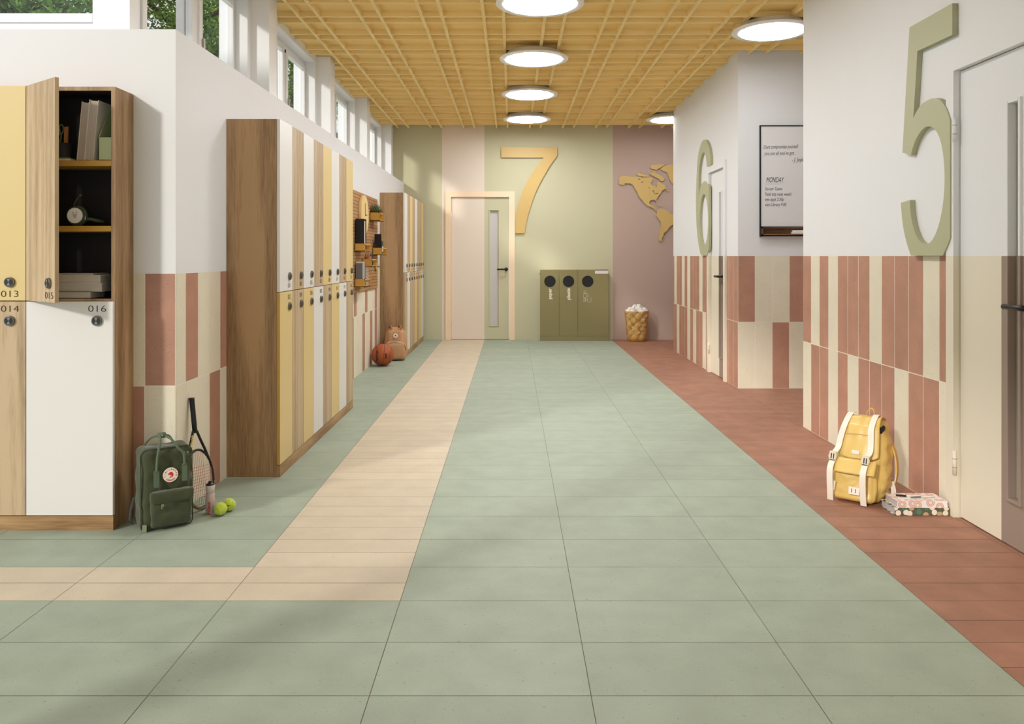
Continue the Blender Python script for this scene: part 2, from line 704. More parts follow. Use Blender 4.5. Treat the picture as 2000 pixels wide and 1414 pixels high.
# ceiling: panel with crossed pairs of battens
ce = MB()
CF = -2.5
ce.box(-1.9, 4.2, CF, YB, ZC + .042, ZC + .2, M['slab'])
bwid = .0245
xsb = []
for k in range(-4, 10):
    for s in (-.218, -.064):
        x = s + .4717 * k
        if -1.83 < x < 4.1:
            xsb.append(x)
yb = []
for k in range(-18, 12):
    for s in (6.151, 6.308):
        y = s + .4895 * k
        if CF < y < YB:
            yb.append(y)


for x in xsb:
    ce.box(x - bwid / 2, x + bwid / 2, CF, YB, ZC, ZC + .043, M['lattice'])
for y in yb:
    ce.box(-1.835, 4.2, y, y + .021, ZC + .0006, ZC + .043, M['lattice'])
struct(ce.build('ceiling'))
# unseen pillar left of the camera, placed for the shadow band it casts
pi_ = MB()
pi_.box(-1.91, -1.76, 1.075, 1.225, 0, ZC + .04, M['wall'], bev=.003)
struct(pi_.build('shadow_pillar'))


# ------------------------------------------------------------------ doors
def door(idx, mtx, w, h, hole, hand, colour_leaf, colour_frame, fw=.062, hinge_u=None, out=.022, splits_u=(), splits_v=(), pane=None, trim_c=None):
    """mtx: local x along the door, y up, z out of the wall (towards viewer)"""
    root = struct(empty('door_%d' % idx))
    root.matrix_world = mtx
    # frame
    f = MB()
    vs = sorted({0, h, h + fw} | set(v for v in splits_v if v < h))
    for a, b in zip(vs[:-1], vs[1:]):
        for (u0, u1) in ((-fw, 0), (w, w + fw)):
            f.box(u0, u1, a, b, -.05, out, colour_frame(0, (a + b) / 2), bev=0)
    f.box(0, w, h, h + fw, -.05, out, colour_frame(w / 2, h + .01))
    f.build('door_frame', root)
    # leaf
    l = MB()
    hu0, hu1, hv0, hv1 = hole
    us = sorted({.004, w - .004, hu0, hu1} | set(splits_u))
    vs = sorted({.006, h - .004, hv0, hv1} | set(splits_v))
    for a, b in zip(us[:-1], us[1:]):
        for c, d in zip(vs[:-1], vs[1:]):
            cu, cv = (a + b) / 2, (c + d) / 2
            if hu0 < cu < hu1 and hv0 < cv < hv1:
                continue
            l.box(a, b, c, d, -.05, -.008, colour_leaf(cu, cv))
    l.build('door_leaf', root)
    t = MB()
    tw = .014
    for (a, b, c, d) in ((hu0 - tw, hu0 + .001, hv0 - tw, hv1 + tw), (hu1 - .001, hu1 + tw, hv0 - tw, hv1 + tw), (hu0 + .001, hu1 - .001, hv1 - .001, hv1 + tw), (hu0 + .001, hu1 - .001, hv0 - tw, hv0 + .001)):
        vv = sorted({c, d} | set(v for v in splits_v if c < v < d))
        for e0, e1 in zip(vv[:-1], vv[1:]):
            t.box(a, b, e0, e1, -.0355, .002, trim_c((a + b) / 2, (e0 + e1) / 2) if trim_c else colour_leaf((a + b) / 2, (e0 + e1) / 2), bev=.003)
    t.build('glazing_bead', root)
    p = MB()
    p.box(hu0, hu1, hv0, hv1, -.042, -.036, pane or M['frost'])
    p.build('door_pane', root)
    # lever handle
    hu, hv, dirn = hand
    k = MB()
    k.cyl((hu, hv, -.008), (hu, hv, .004), .026, M['blackmetal'], seg=28, bev=.002)
    k.cyl((hu, hv, .004), (hu, hv, .05), .010, M['blackmetal'])
    k.tube([(hu - dirn * .012, hv, .05), (hu + dirn * .02, hv, .052), (hu + dirn * .13, hv, .052)], .0115, M['blackmetal'], seg=12)
    k.build('door_handle', root)
    for hz in (.25, 1.78):
        q = MB()
        uu = 0 if hinge_u is None else hinge_u
        q.cyl((uu, hz - .055, .016), (uu, hz + .055, .016), .009, M['steel'] if idx == 7 else (M['cream_door'] if hz < 1 else M['wall']), seg=12)
        for zz in (-.02, .02):
            q.cyl((uu, hz + zz - .001, .016), (uu, hz + zz + .001, .016), .0098, M['grey'], seg=12)
        q.build('hinge', root)
    return root


# door 7 in the back wall
door(1, face_mtx((-.873, YB, 0), (1, 0, 0), (0, 0, 1)), .832, 2.045, (.556, .679, .206, 1.852), (.79, 1.01, -1),
     lambda u, v: M['blush'] if u < .477 else M['sage'], lambda u, v: M['peach'], fw=.08, splits_u=(.477,), hinge_u=0.0, out=.025)


def side_leaf(split):
    return lambda u, v: M['wall'] if v > 1.2 else (M['cream_door'] if u < split else M['taupe'])


# door 5, near right; local x runs towards the viewer (-Y)
door(2, face_mtx((WR, 3.69, 0), (0, -1, 0), (0, 0, 1)), .88, 2.05, (.369, .438, .2, 1.83), (.555, .995, -1),
     side_leaf(.313), lambda u, v: M['wall'] if v > 1.2 else M['cream_door'], fw=.064, splits_u=(.313,), splits_v=(1.2,), hinge_u=0.0, pane=M['frost_dark'])
# door 6, far right
door(3, face_mtx((WR, 8.30, 0), (0, -1, 0), (0, 0, 1)), .58, 2.055, (.352, .425, .205, 1.83), (.51, 1.0, -1),
     side_leaf(.324), lambda u, v: M['wall'] if v > 1.2 else M['cream_door'], fw=.064, splits_u=(.324,), splits_v=(1.2,), hinge_u=0.0, pane=M['frost_dark'])

# ------------------------------------------------------------------ ceiling lights
for i, (x, y, lab) in enumerate([
        (.197, 5.655, 'round white ceiling light nearest to the camera in the middle row'),
        (.197, 7.25, 'round white ceiling light second from the front in the middle row'),
        (.195, 8.85, 'round white ceiling light third from the front in the middle row'),
        (.195, 10.45, 'round white ceiling light above the yellow 7, last of the middle row'),
        (2.055, 6.35, 'round white ceiling light in the recess in front of the whiteboard wall'),
        (2.065, 10.48, 'round white ceiling light above the world map'),
        (.197, 4.05, 'round white ceiling light added above the foreground, just out of the frame')]):  # last one: unseen lamp added to the row for more light indoors
    r = empty('ceiling_light', (x, y, 2.973))
    tag(r, lab, 'ceiling light', 'round ceiling lights')
    b = MB()
    b.lathe([(.248, -.002), (.252, -.003), (.306, -.003), (.31, .0), (.31, .010), (.29, .013), (.24, .013), (.24, .058)], M['ring'], 64)
    b.build('rim', r)
    b = MB()
    b.cyl((0, 0, -.007), (0, 0, .004), .249, M['disc' if x < 1 else 'disc_dim'], seg=64)
    b.build('diffuser', r)
    b = MB()
    b.box(-.2, .2, -.012, .012, .058, .066, M['blackmetal'])
    b.build('mounting_bar', r)


# ------------------------------------------------------------------ lockers
def lock_mesh(u, z, parent):
    k = MB()
    k.cyl((u, 0.001, z), (u, -.010, z), .0225, M['chrome_dark'], seg=28, bev=.002)
    k.cyl((u, -.010, z), (u, -.0115, z), .018, M['black'], seg=28)
    for s in (1, -1):
        k.bm.faces.new([k.bm.verts.new(p) for p in ((u, -.012, z), (u - .008, -.012, z + s * .0135), (u, -.012, z + s * .0155), (u + .008, -.012, z + s * .0135))]).material_index = k.mi(M['grey'])
    return k.build('lock', parent)


COL = {'w': 'white', 'y': 'yellow', 'o': 'oak_door'}
LABEL = {'w': 'white locker door', 'y': 'yellow locker door', 'o': 'oak-look locker door'}


def locker_bank(loc, rz, ncol, w, depth, upper, lower, first, label, openc=None, number=True):
    root = empty('locker_bank', loc, rz)
    tag(root, label, 'lockers')
    H, ZP, ZM = 1.944, .065, 1.003
    W = ncol * w
    t = .017
    b = MB()
    b.box(0, t, t, depth, 0, H, M['oak'])
    b.box(W - t, W, t, depth, 0, H, M['oak'])
    b.box(t, W - t, t, depth, H - t, H, M['oak'])
    b.box(t, W - t, t, depth, ZP, ZP + t, M['oak'])
    b.box(t, W - t, t, depth, ZM - .009, ZM + .009, M['oak'])
    b.box(t, W - t, depth - .008, depth, ZP, H - t, M['oak'])
    for k in range(1, ncol):
        b.box(k * w - .008, k * w + .008, t, depth - .008, ZP, H - t, M['oak'])
    b.build('carcass', root)
    p = MB()
    p.box(0, W, 0.0, t, 0, ZP - .002, M['oak_h'])
    p.build('plinth', root)
    for k in range(ncol):
        for up in (True, False):
            c = (upper if up else lower)[k]
            z0, z1 = (ZM + .002, H) if up else (ZP + .001, ZM - .002)
            isopen = up and openc == k
            d = empty('door', (k * w, 0, 0))
            d.parent = root
            hw = w - .0015
            dw = .288 if isopen else hw
            mb = MB()
            mb.box(0.0015, dw, 0, .0165, z0, z1, M[COL[c]], bev=.0008)
            dm = mb
            o = dm.build('door', root, (k * w, 0, 0))
            bpy.data.objects.remove(d)
            if c == 'y':
                ed = MB()
                ed.box(0.0010, 0.0018, 0.0005, .0162, z0 + .001, z1 - .001, M['yellow_edge'])
                ed.build('edge_band', o)
            o['label'] = LABEL[c]
            off = .03 if isopen else .068
            u = dw - off - (.0 if isopen else 0)
            if isopen:
                u = dw - .052
            zl = 1.086 if up else .917
            zn = 1.033 if up else .968
            lock_mesh(u, zl, o)
            if number:
                s = '%03d' % (first + 2 * k + (0 if up else 1))
                text(s, .041, M['ink'], 'number', o, FRONT(u, -.0008, zn), sx=1.35 if w > .3 else 1.0, bold=-.0006 if w > .3 else -.0012)
            if isopen:
                o.rotation_euler = (0, 0, -R(OPEN))
    if openc is not None:
        k = openc
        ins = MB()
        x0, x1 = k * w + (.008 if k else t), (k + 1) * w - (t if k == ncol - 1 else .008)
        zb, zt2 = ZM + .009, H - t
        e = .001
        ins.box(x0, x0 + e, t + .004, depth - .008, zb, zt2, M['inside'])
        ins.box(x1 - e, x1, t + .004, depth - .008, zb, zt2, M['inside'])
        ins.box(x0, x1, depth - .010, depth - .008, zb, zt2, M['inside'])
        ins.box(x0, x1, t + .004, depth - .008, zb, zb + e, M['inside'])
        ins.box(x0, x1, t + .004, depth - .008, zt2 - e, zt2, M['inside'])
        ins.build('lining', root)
        for za in (1.596, 1.308):
            s = MB()
            s.box(x0 + e, x1 - e, t + .002, depth - .010, za, za + .0245, M['yellow_edge'], bev=.001)
            s.build('shelf', root)
    return root


OPEN = 38.0
locker_bank((-1.744 - 3 * .3815, 3.515, 0), 0, 3, .3815, .188, 'wyo', 'oow', 11,
            'oak and yellow lockers numbered 013 to 016 with one door open, at the left edge', openc=2)
locker_bank((-1.259, 4.361, 0), R(90), 8, .25, .29, 'wowoywoy', 'yoywoywo', 1,
            'long bank of striped lockers beginning with 001 and 002 behind the green backpack')
locker_bank((-1.259, 9.423, 0), R(90), 8, .25, .29, 'woyowooy', 'owooyoyw', 17,
            'far bank of striped lockers behind the tan backpack, next to the sage end wall')

# ------------------------------------------------------------------ wall numbers
ks = .00733756  # m per px at back wall (11.52/1570)


def bwp(px, py):      # crop pixels on the back wall -> metres
    return ((750 + px / 3.142 - 1000) * ks, 1.2 + (500 - (240 + py / 3.142)) * ks)


def smooth(pts, n=4):
    """Catmull-Rom through pts"""
    out = []
    for i in range(len(pts) - 1):
        p0 = pts[max(i - 1, 0)]
        p1, p2 = pts[i], pts[i + 1]
        p3 = pts[min(i + 2, len(pts) - 1)]
        for k in range(n):
            t = k / n
            out.append(tuple(.5 * ((2 * b) + (-a + c) * t + (2 * a - 5 * b + 4 * c - d) * t * t + (-a + 3 * b - 3 * c + d) * t ** 3) for a, b, c, d in zip(p0, p1, p2, p3)))
    out.append(pts[-1])
    return out


seven = [(719, 151), (1062, 151)] + smooth([(1062, 205), (1020, 262), (968, 350), (925, 440), (893, 535), (873, 610), (863, 677)]) + [(808, 677)] + smooth([(808, 573), (822, 510), (855, 415), (905, 318), (977, 215)]) + [(719, 215)]
o = plate([[bwp(*p) for p in seven]], .028, M['num_gold'], 'wall_number', mtx=face_mtx((0, YB - .004, 0), (1, 0, 0), (0, 0, 1)))
tag(o, 'large mustard number 7 on the sage end wall beside the door', 'number')


def sidep(x, y, X=2.02):
    d = X * 1570 / (x - 1000)
    return (-d, 1.2 + (500 - y) * d / 1570)


c5 = lambda p: sidep(1560 + p[0] / 2.525, p[1] / 2.525)
five = [(546, 135), (757, 16), (757, 172), (585, 252), (565, 583)] + smooth([(578, 555), (600, 520), (632, 496), (668, 484), (700, 496), (727, 535), (746, 590)]) + [(746, 1172)] + [(737, 1200), (710, 1261), (553, 1261)] + smooth([(553, 1261), (530, 1190), (512, 1100), (503, 1000)]) + [(548, 986)] + smooth([(548, 986), (553, 1060), (568, 1130), (592, 1184), (625, 1203), (658, 1184), (690, 1110), (712, 1000), (719, 880), (713, 770), (696, 685), (670, 637), (640, 623), (610, 638), (580, 682), (562, 730), (554, 764)]) + [(511, 753)]
MS = face_mtx((WR - .001, 0, 0), (0, -1, 0), (0, 0, 1))
o = plate([[c5(p) for p in five]], .027, M['num_sage'], 'wall_number', mtx=MS)
tag(o, 'huge pale sage number 5 on the near right wall beside the door', 'number')
c6 = lambda p: sidep(1300 + p[0] / 2.57, 230 + p[1] / 2.57)
six = [(224, 243)] + smooth([(224, 243), (225, 205), (219, 155), (208, 122), (194, 110), (182, 122), (170, 155), (161, 205), (155, 300), (152, 420), (155, 540), (163, 620), (172, 672), (178, 690)], 3) + [(208, 690), (216, 655), (216, 347)] + smooth([(216, 347), (208, 328), (197, 319), (185, 326), (173, 352), (166, 392)], 3) + smooth([(166, 390), (166, 300), (170, 240), (179, 192), (191, 173), (202, 198), (207, 246)], 3)
hole = [(192 + 21 * math.cos(a), 514 + 130 * math.sin(a)) for a in [2 * PI * k / 40 for k in range(40)]]
o = plate([[c6(p) for p in six], [c6(p) for p in hole]], .027, M['num_sage'], 'wall_number', mtx=MS)
tag(o, 'large sage number 6 on the far right wall beside the door', 'number')

# ------------------------------------------------------------------ world map
random.seed(4)


def cmap(px, py):
    return ((1190 + px / 7.443 - 1000) * ks, 1.2 + (500 - (300 + py / 7.443)) * ks)


def jag(pts, amp=7, n=3):
    out = []
    L_ = len(pts)
    for i in range(L_):
        a, b = pts[i], pts[(i + 1) % L_]
        ln = math.hypot(b[0] - a[0], b[1] - a[1])
        nn = max(1, int(ln / 14))
        for k in range(nn):
            t = k / nn
            j = amp * (1 if k else .3) * min(1, ln / 60)
            out.append((a[0] + (b[0] - a[0]) * t + random.uniform(-j, j), a[1] + (b[1] - a[1]) * t + random.uniform(-j, j)))
    return out


NA = [(135, 380), (150, 340), (200, 320), (330, 342), (400, 335), (480, 352), (560, 350), (600, 345), (640, 362), (625, 385), (600, 420), (605, 450), (650, 470), (680, 495), (695, 470), (690, 430), (710, 410), (750, 430), (790, 450), (815, 490), (835, 515), (800, 520), (760, 545), (745, 575), (710, 620), (680, 665), (685, 705), (665, 685), (640, 672), (600, 680), (575, 705), (580, 740), (605, 755), (635, 740), (625, 765), (655, 775), (665, 805), (692, 832), (670, 825), (600, 775), (550, 765), (520, 735), (490, 690), (455, 655), (410, 600), (405, 550), (370, 510), (340, 460), (300, 440), (240, 430), (200, 462), (165, 452), (135, 425), (150, 403)]
lakes = [[(412, 376), (430, 366), (446, 378), (428, 384)], [(455, 425), (475, 410), (494, 412), (470, 428)], [(612, 545), (640, 536), (655, 550), (636, 552)], [(640, 560), (650, 560), (646, 590), (638, 584)], [(662, 585), (700, 572), (704, 578), (672, 594)], [(566, 492), (574, 492), (580, 516), (574, 512)]]
parts = [
    [NA] + lakes,
    [[(400, 290), (430, 280), (480, 300), (540, 315), (570, 340), (480, 338), (430, 325), (405, 315)]],
    [[(580, 292), (620, 272), (680, 282), (740, 320), (800, 370), (780, 402), (740, 400), (720, 370), (660, 340), (620, 322)]],
    [[(590, 200), (620, 170), (700, 158), (800, 160), (770, 190), (720, 220), (670, 245), (650, 225), (610, 225)]],
    [[(610, 255), (680, 262), (685, 276), (615, 272)]], [[(455, 255), (495, 268), (460, 276)]], [[(545, 250), (575, 255), (560, 272)]],
    [[(740, 225), (800, 182), (860, 165), (940, 150), (1020, 150), (1060, 210), (1020, 300), (960, 380), (925, 440), (900, 430), (870, 380), (850, 310), (820, 265), (770, 255)]],
    [[(665, 728), (720, 742), (762, 754), (740, 764), (700, 748)]], [[(818, 528), (846, 530), (862, 552), (830, 548)]],
    [[(690, 840), (740, 800), (800, 805), (850, 840), (890, 880), (960, 895), (1040, 930), (1060, 980), (1020, 1020), (930, 1030), (880, 1060), (840, 1120), (790, 1150), (780, 1200), (755, 1225), (770, 1268), (740, 1275), (715, 1250), (720, 1180), (735, 1090), (745, 990), (700, 940), (680, 900)]],
    [[(1230, 640), (1330, 610), (1450, 640), (1520, 650), (1570, 760), (1640, 800), (1600, 880), (1540, 960), (1520, 1080), (1440, 1180), (1390, 1160), (1370, 1020), (1340, 900), (1230, 860), (1180, 780)]],
    [[(1240, 590), (1230, 520), (1320, 470), (1330, 400), (1420, 340), (1560, 370), (1800, 300), (2100, 280), (2400, 330), (2440, 390), (2330, 430), (2250, 560), (2150, 660), (2060, 740), (1950, 700), (1880, 800), (1800, 700), (1680, 720), (1600, 600), (1450, 580), (1340, 600)]],
    [[(2080, 980), (2200, 920), (2320, 960), (2380, 1080), (2300, 1150), (2160, 1110), (2080, 1100)]],
]
wm = empty('world_map', (1.445, YB - .02, 1.7))
tag(wm, 'mustard wooden world map mounted on the mauve end wall', 'wall map')
for pl in parts:
    pp = [[(a - 1.445, b - 1.7) for a, b in (cmap(*q) for q in (jag(p, 6) if i == 0 else p))] for i, p in enumerate(pl)]
    plate(pp, .008, M['num_gold'], 'continent', parent=wm, mtx=face_mtx((0, 0, 0), (1, 0, 0), (0, 0, 1)))
sp = MB()
for x, z in ((.44, .53), (.74, .03)):
    sp.cyl((x, 0, z), (x, .02, z), .006, M['steel'], seg=10)
sp.build('spacer', wm)

# ------------------------------------------------------------------ recycling cabinet
rc = empty('recycling_cabinet', (.398, 11.37, 0))
tag(rc, 'olive metal recycling cabinet with three round holes against the end wall', 'recycling bin')
W_, H_, D_ = .966, 1.004, .148
b = MB()
b.box(.004, W_ - .004, .012, D_, .0, H_, M['olive'], bev=.003)
b.build('body', rc)
b = MB()
b.box(0, W_, -.004, .012, 0, .062, M['olive'], bev=.002)
b.build('plinth', rc)
hx = [.138, .401, .672]
cuts = [0.0, .269, .532, W_]
for k in range(3):
    a, c = cuts[k] + .002, cuts[k + 1] - .002
    pts = [(a, .066), (c, .066), (c, H_), (a, H_)]
    cir = [(hx[k] + .081 * math.cos(q), .842 + .081 * math.sin(q)) for q in [2 * PI * j / 48 for j in range(48)]]
    f = plate([pts, cir], .012, M['olive'], 'front_panel', rc, face_mtx((0, .012, 0), (1, 0, 0), (0, 0, 1)))
    b = MB()
    b.cyl((hx[k], .0118, .842), (hx[k], .004, .842), .0805, M['black'], seg=48)
    b.build('opening', f)
    b = MB()
    b.lathe([(.0805, 0), (.084, .001), (.084, .003), (.0805, .004)], M['olive'], 48, False, Matrix.Rotation(R(90), 4, 'X'), (hx[k], .001, .842))
    b.build('hole_rim', f)
    if k < 2:
        text(['paper', 'plastic'][k], .066, M['text_white'], 'lettering', f, face_mtx((hx[k] + .002, -.0008, .842 - .178), (0, 0, 1), (-1, 0, 0)), align='LEFT' if 0 else 'CENTER', bold=.0022)
    else:
        ic = MB()
        ox, oz = .600, .704
        S = 1 / 6.897 * .00724

        def P2(px, py):
            return (.672 - .01 + (px - 800) * S, -.0012, .704 - (py - 405) * S)
        rr = .0017
        ic.tube([P2(772 + 16 * math.cos(q), 418 + 16 * math.sin(q)) for q in [2 * PI * j / 16 for j in range(16)]], rr, M['text_white'], 6, closed=True)
        ic.tube([P2(*q) for q in ((752, 540), (752, 450), (760, 440), (800, 440), (812, 465), (828, 478))], rr, M['text_white'], 6)
        ic.tube([P2(*q) for q in ((752, 540), (758, 550), (772, 545), (772, 485))], rr, M['text_white'], 6)
        ic.tube([P2(*q) for q in ((778, 485), (778, 548), (792, 548), (792, 460), (800, 480), (818, 482))], rr, M['text_white'], 6)
        ic.tube([P2(*q) for q in ((808, 500), (808, 545), (815, 555), (848, 555), (854, 545), (854, 500), (848, 492), (835, 505))], rr, M['text_white'], 6)
        ic.build('pictogram', f)
b = MB()
b.box(.776, .962, -.003, .0, H_ - .054, H_ - .008, M['paper'])
b.box(.776, .962, -.006, .0, H_ - .008, H_ + .002, M['black'])
b.build('label_holder', rc)
b = MB()
b.box(-.006, .004, .03, .05, .93, .945, M['olive'])
b.box(-.006, .004, .03, .05, .945, .96, M['blackmetal'])
b.build('latch', rc)


# ------------------------------------------------------------------ waste basket with crumpled paper
def crumple(r, seed, m):
    b = bmesh.new()
    bmesh.ops.create_icosphere(b, subdivisions=3, radius=r)
    for v in b.verts:
        n_ = v.co.normalized()
        k = abs(noise.noise(n_ * 2.6 + Vector((seed, seed * 2, 1)))) + .5 * abs(noise.noise(n_ * 6 + Vector((seed, 3, seed))))
        v.co = n_ * r * (0.72 + .62 * k)
    mb = MB()
    mb.merge(b, m)
    return mb


M['basket'] = mat('translucent_yellow_plastic', (240, 184, 84), 0.35)
nt = M['basket'].node_tree
bs_ = nt.nodes['Principled BSDF']
tr = nt.nodes.new('ShaderNodeBsdfTransparent')
tr.inputs[0].default_value = (1, .88, .62, 1)
mx = nt.nodes.new('ShaderNodeMixShader')
mx.inputs[0].default_value = .62
nt.links.new(bs_.outputs[0], mx.inputs[1])
nt.links.new(tr.outputs[0], mx.inputs[2])
nt.links.new(mx.outputs[0], nt.nodes['Material Output'].inputs[0])
wb = MB()
wb.lathe([(.0, .004), (.126, .004), (.134, .010), (.171, .425), (.174, .425), (.174, .432), (.168, .432)], M['basket'], 48, caps=False)
o = wb.build('waste_basket', loc=(1.759, 11.34, 0))
tag(o, 'translucent mustard waste basket full of crumpled paper by the mauve wall', 'waste basket')
random.seed(11)
cand = []
for layer in range(7):
    z = .065 + layer * .058
    rad = .128 + (.168 - .131) * z / .43 - .043
    n_ = 6 if layer < 6 else 6
    for k in range(n_):
        a = 2 * PI * (k + .5 * (layer % 2)) / n_ + random.uniform(-.15, .15)
        cand.append((rad * math.cos(a), rad * math.sin(a), z, .046))
for (x, y, z, r) in ((0, 0, .44, .05), (.06, .03, .452, .046), (-.05, -.03, .45, .048), (.02, -.07, .447, .042), (-.09, .02, .44, .04), (.1, -.04, .438, .04), (-.02, .05, .48, .038), (.03, -.01, .487, .038)):
    cand.append((x, y, z, r))
for i, (x, y, z, r) in enumerate(cand):
    if z < .43 and y > .05:
        continue
    o = crumple(r, i * 1.7, M['paper']).build('crumpled_paper', loc=(1.759 + x, 11.34 + y, z))
    tag(o, 'crumpled white paper ball in the mustard waste basket', 'paper', 'crumpled papers in the waste basket')

# ------------------------------------------------------------------ whiteboard
kb = 7.285 / 1570
wbx = empty('whiteboard', (2.24, B0, 1.374))
tag(wbx, 'whiteboard with black frame and handwriting above a wooden tray, on the far right wall', 'whiteboard')
BW, BH = 1.25, 1.006
b = MB()
b.box(0.005, BW - .005, -.024, -.002, .092, BH - .004, M['board'])
b.build('writing_surface', wbx)
b = MB()
b.box(0, .008, -.032, -.002, 0, BH, M['blackmetal'])
b.box(BW - .008, BW, -.032, -.002, 0, BH, M['blackmetal'])
b.box(0, BW, -.032, -.002, BH - .008, BH, M['blackmetal'])
b.box(0, BW, -.032, -.002, .086, .093, M['blackmetal'])
b.build('frame', wbx)
b = MB()
b.box(.008, BW - .008, -.055, -.002, .004, .014, M['walnut'])
b.box(.008, BW - .008, -.055, -.002, .076, .086, M['walnut'])
b.box(.008, BW - .008, -.008, -.002, .014, .076, M['walnut'])
b.box(.008, .02, -.055, -.002, .004, .086, M['walnut'])
b.box(BW - .02, BW - .008, -.055, -.002, .004, .086, M['walnut'])
b.box(.008, BW - .008, -.055, -.050, .004, .026, M['walnut'])
b.build('tray', wbx)


def wpos(px, py):      # crop (1470,230) scale 5.658
    return (470 + px / 5.658) * kb - 2.24, 1.2 + (500 - 230 - py / 5.658) * kb - 1.374


for s, px, py, size, shear, wsx in (
        ('Dont compromise yourself.', 108, 330, .047, .25, .60), ('you are all you\'ve got .', 118, 400, .047, .25, .66), ('- J. Joplin', 420, 470, .05, .2, .7),
        ('MONDAY', 138, 692, .068, .3, .52), ('Soccer Game', 128, 788, .042, .1, .68), ('Field trip next week!', 126, 848, .042, .1, .68),
        ('eye appt 2:30p', 128, 905, .042, .12, .68), ('visit Library 9:00', 126, 963, .042, .12, .68)):
    x, z = wpos(px, py)
    text(s, size, M['ink'], 'handwriting', wbx, face_mtx((x, -.0245, z), (1, 0, .02 if py < 500 else 0), (0, 0, 1)), shear=shear, align='LEFT', sx=wsx)
x, z = wpos(112, 736)
b = MB()
b.box(x, x + .16, -.0250, -.0242, z, z + .0012, M['grey'])
b.build('underline', wbx)
o = MB().box(.0, .17, -.012, .012, 0, .014, M['black'], bev=.006).build('marker', loc=(2.275, B0 - .03, 1.388 + .0005))
tag(o, 'black marker lying in the whiteboard tray', 'marker')
er = empty('eraser', (2.27 + .25, B0 - .03, 1.3885))
tag(er, 'white eraser in the whiteboard tray next to the black marker', 'eraser')
MB().box(0, .125, -.018, .018, 0, .028, M['paper'], bev=.003).build('felt', er)
MB().box(.008, .118, -.016, .018, .028, .044, M['ring'], bev=.004).build('grip', er)


# ------------------------------------------------------------------ pegboard and its shelves
XP = WL + .02
pb = MB()
pb.box(WL + .001, XP, 7.58, 9.15, .839, 1.841, M['peg'], bev=.002)
for k in range(1, 30):
    z = .839 + k * .0334
    pb.box(XP - .001, XP + .0005, 7.58, 9.148, z - .0022, z + .0022, M['groove'])
o = pb.build('slat_board')
tag(o, 'grooved oak wall board holding small ochre shelves, between the locker banks', 'wall organiser')


def wshelf(y0, y1, z0, z1, label, X1=-1.427):
    r = empty('wall_shelf', (XP, y0, z0))
    tag(r, label, 'shelf', 'small ochre shelves on the grooved board')
    D, L_, h = X1 - XP, y1 - y0, z1 - z0
    b = MB()
    t = .007
    b.box(.001, D, 0, L_, 0, t, M['yellow_edge'])
    b.box(.001, D, 0, t, 0, h, M['yellow_edge'])
    b.box(.001, D, L_ - t, L_, 0, h, M['yellow_edge'])
    b.box(.001, t, 0, L_, 0, h, M['yellow_edge'])
    b.build('tray', r)
    b = MB()
    b.box(D - t, D, 0, L_, h - .012, h, M['yellow_edge'])
    b.box(D - t, D, 0, L_, 0, .014, M['yellow_edge'])
    b.build('front_rail', r)
    return r


SH = {}
SH['E'] = (7.80, 8.11, .898, .976)
SH['B'] = (7.80, 8.11, 1.245, 1.321)
SH['C'] = (8.81, 9.15, 1.21, 1.29)
SH['D'] = (8.18, 8.47, 1.089, 1.169)
SH['A'] = (8.64, 8.91, 1.579, 1.668)
for k, lb in (('E', 'ochre wall shelf with books, lowest on the grooved board'), ('B', 'ochre wall shelf holding the black magazine file'),
              ('C', 'ochre wall shelf with black notebooks, nearest to the far lockers'), ('D', 'ochre wall shelf with the pencil cup'),
              ('A', 'ochre wall shelf under the potted succulent')):
    wshelf(*SH[k], lb)

XM = -1.475   # middle of a shelf
# clock
ck = empty('wall_clock', (XP, 8.19, 1.618))
tag(ck, 'round pale yellow wall clock on the grooved board', 'clock')
MB().cyl((.001, 0, 0), (.034, 0, 0), .2, mat('pale_yellow_clock', (226, 196, 134), .5), seg=64, bev=.003).build('clock_face', ck)
b = MB()
b.box(.034, .037, -.004, .004, -.01, .12, M['blackmetal'])
b.build('minute_hand', ck)
b = MB()
b.box(.037, .040, -.01, .085, -.005, .005, M['blackmetal'])
b.build('hour_hand', ck)
b = MB()
b.cyl((.034, 0, 0), (.045, 0, 0), .009, M['steel'], seg=16)
b.build('clock_pin', ck)
# succulent
pl = empty('potted_succulent', (XM, 8.71, 1.5862))
tag(pl, 'spiky green and red succulent on the highest ochre shelf', 'plant')
MB().lathe([(.028, 0), (.034, .03), (.04, .082), (.036, .082), (.034, .075)], M['yellow_edge'], 24).build('pot', pl)
GS = mat('succulent_green', (72, 104, 58), .5, var=.25, vscale=30)
GR = mat('succulent_red', (132, 62, 48), .5, var=.2, vscale=30)
random.seed(2)
b = MB()
for k in range(46):
    a = k * 2.4
    el = .15 + 1.2 * (k / 46)
    ln = random.uniform(.065, .1)
    d = Vector((math.cos(a) * math.cos(el), math.sin(a) * math.cos(el), math.sin(el)))
    p0 = Vector((0, 0, .075))
    mid = p0 + d * ln * .5 + Vector((0, 0, .004))
    tip = p0 + d * ln + Vector((0, 0, .016))
    s = d.cross(Vector((0, 0, 1))).normalized() * .011
    u = Vector((0, 0, 1)).cross(s).normalized() * .003
    m_ = GR if k % 4 == 0 else GS
    b.tube([p0, mid, tip], .01, m_, 6, radii=[.006, .0085, .0012])
b.build('leaves', pl)


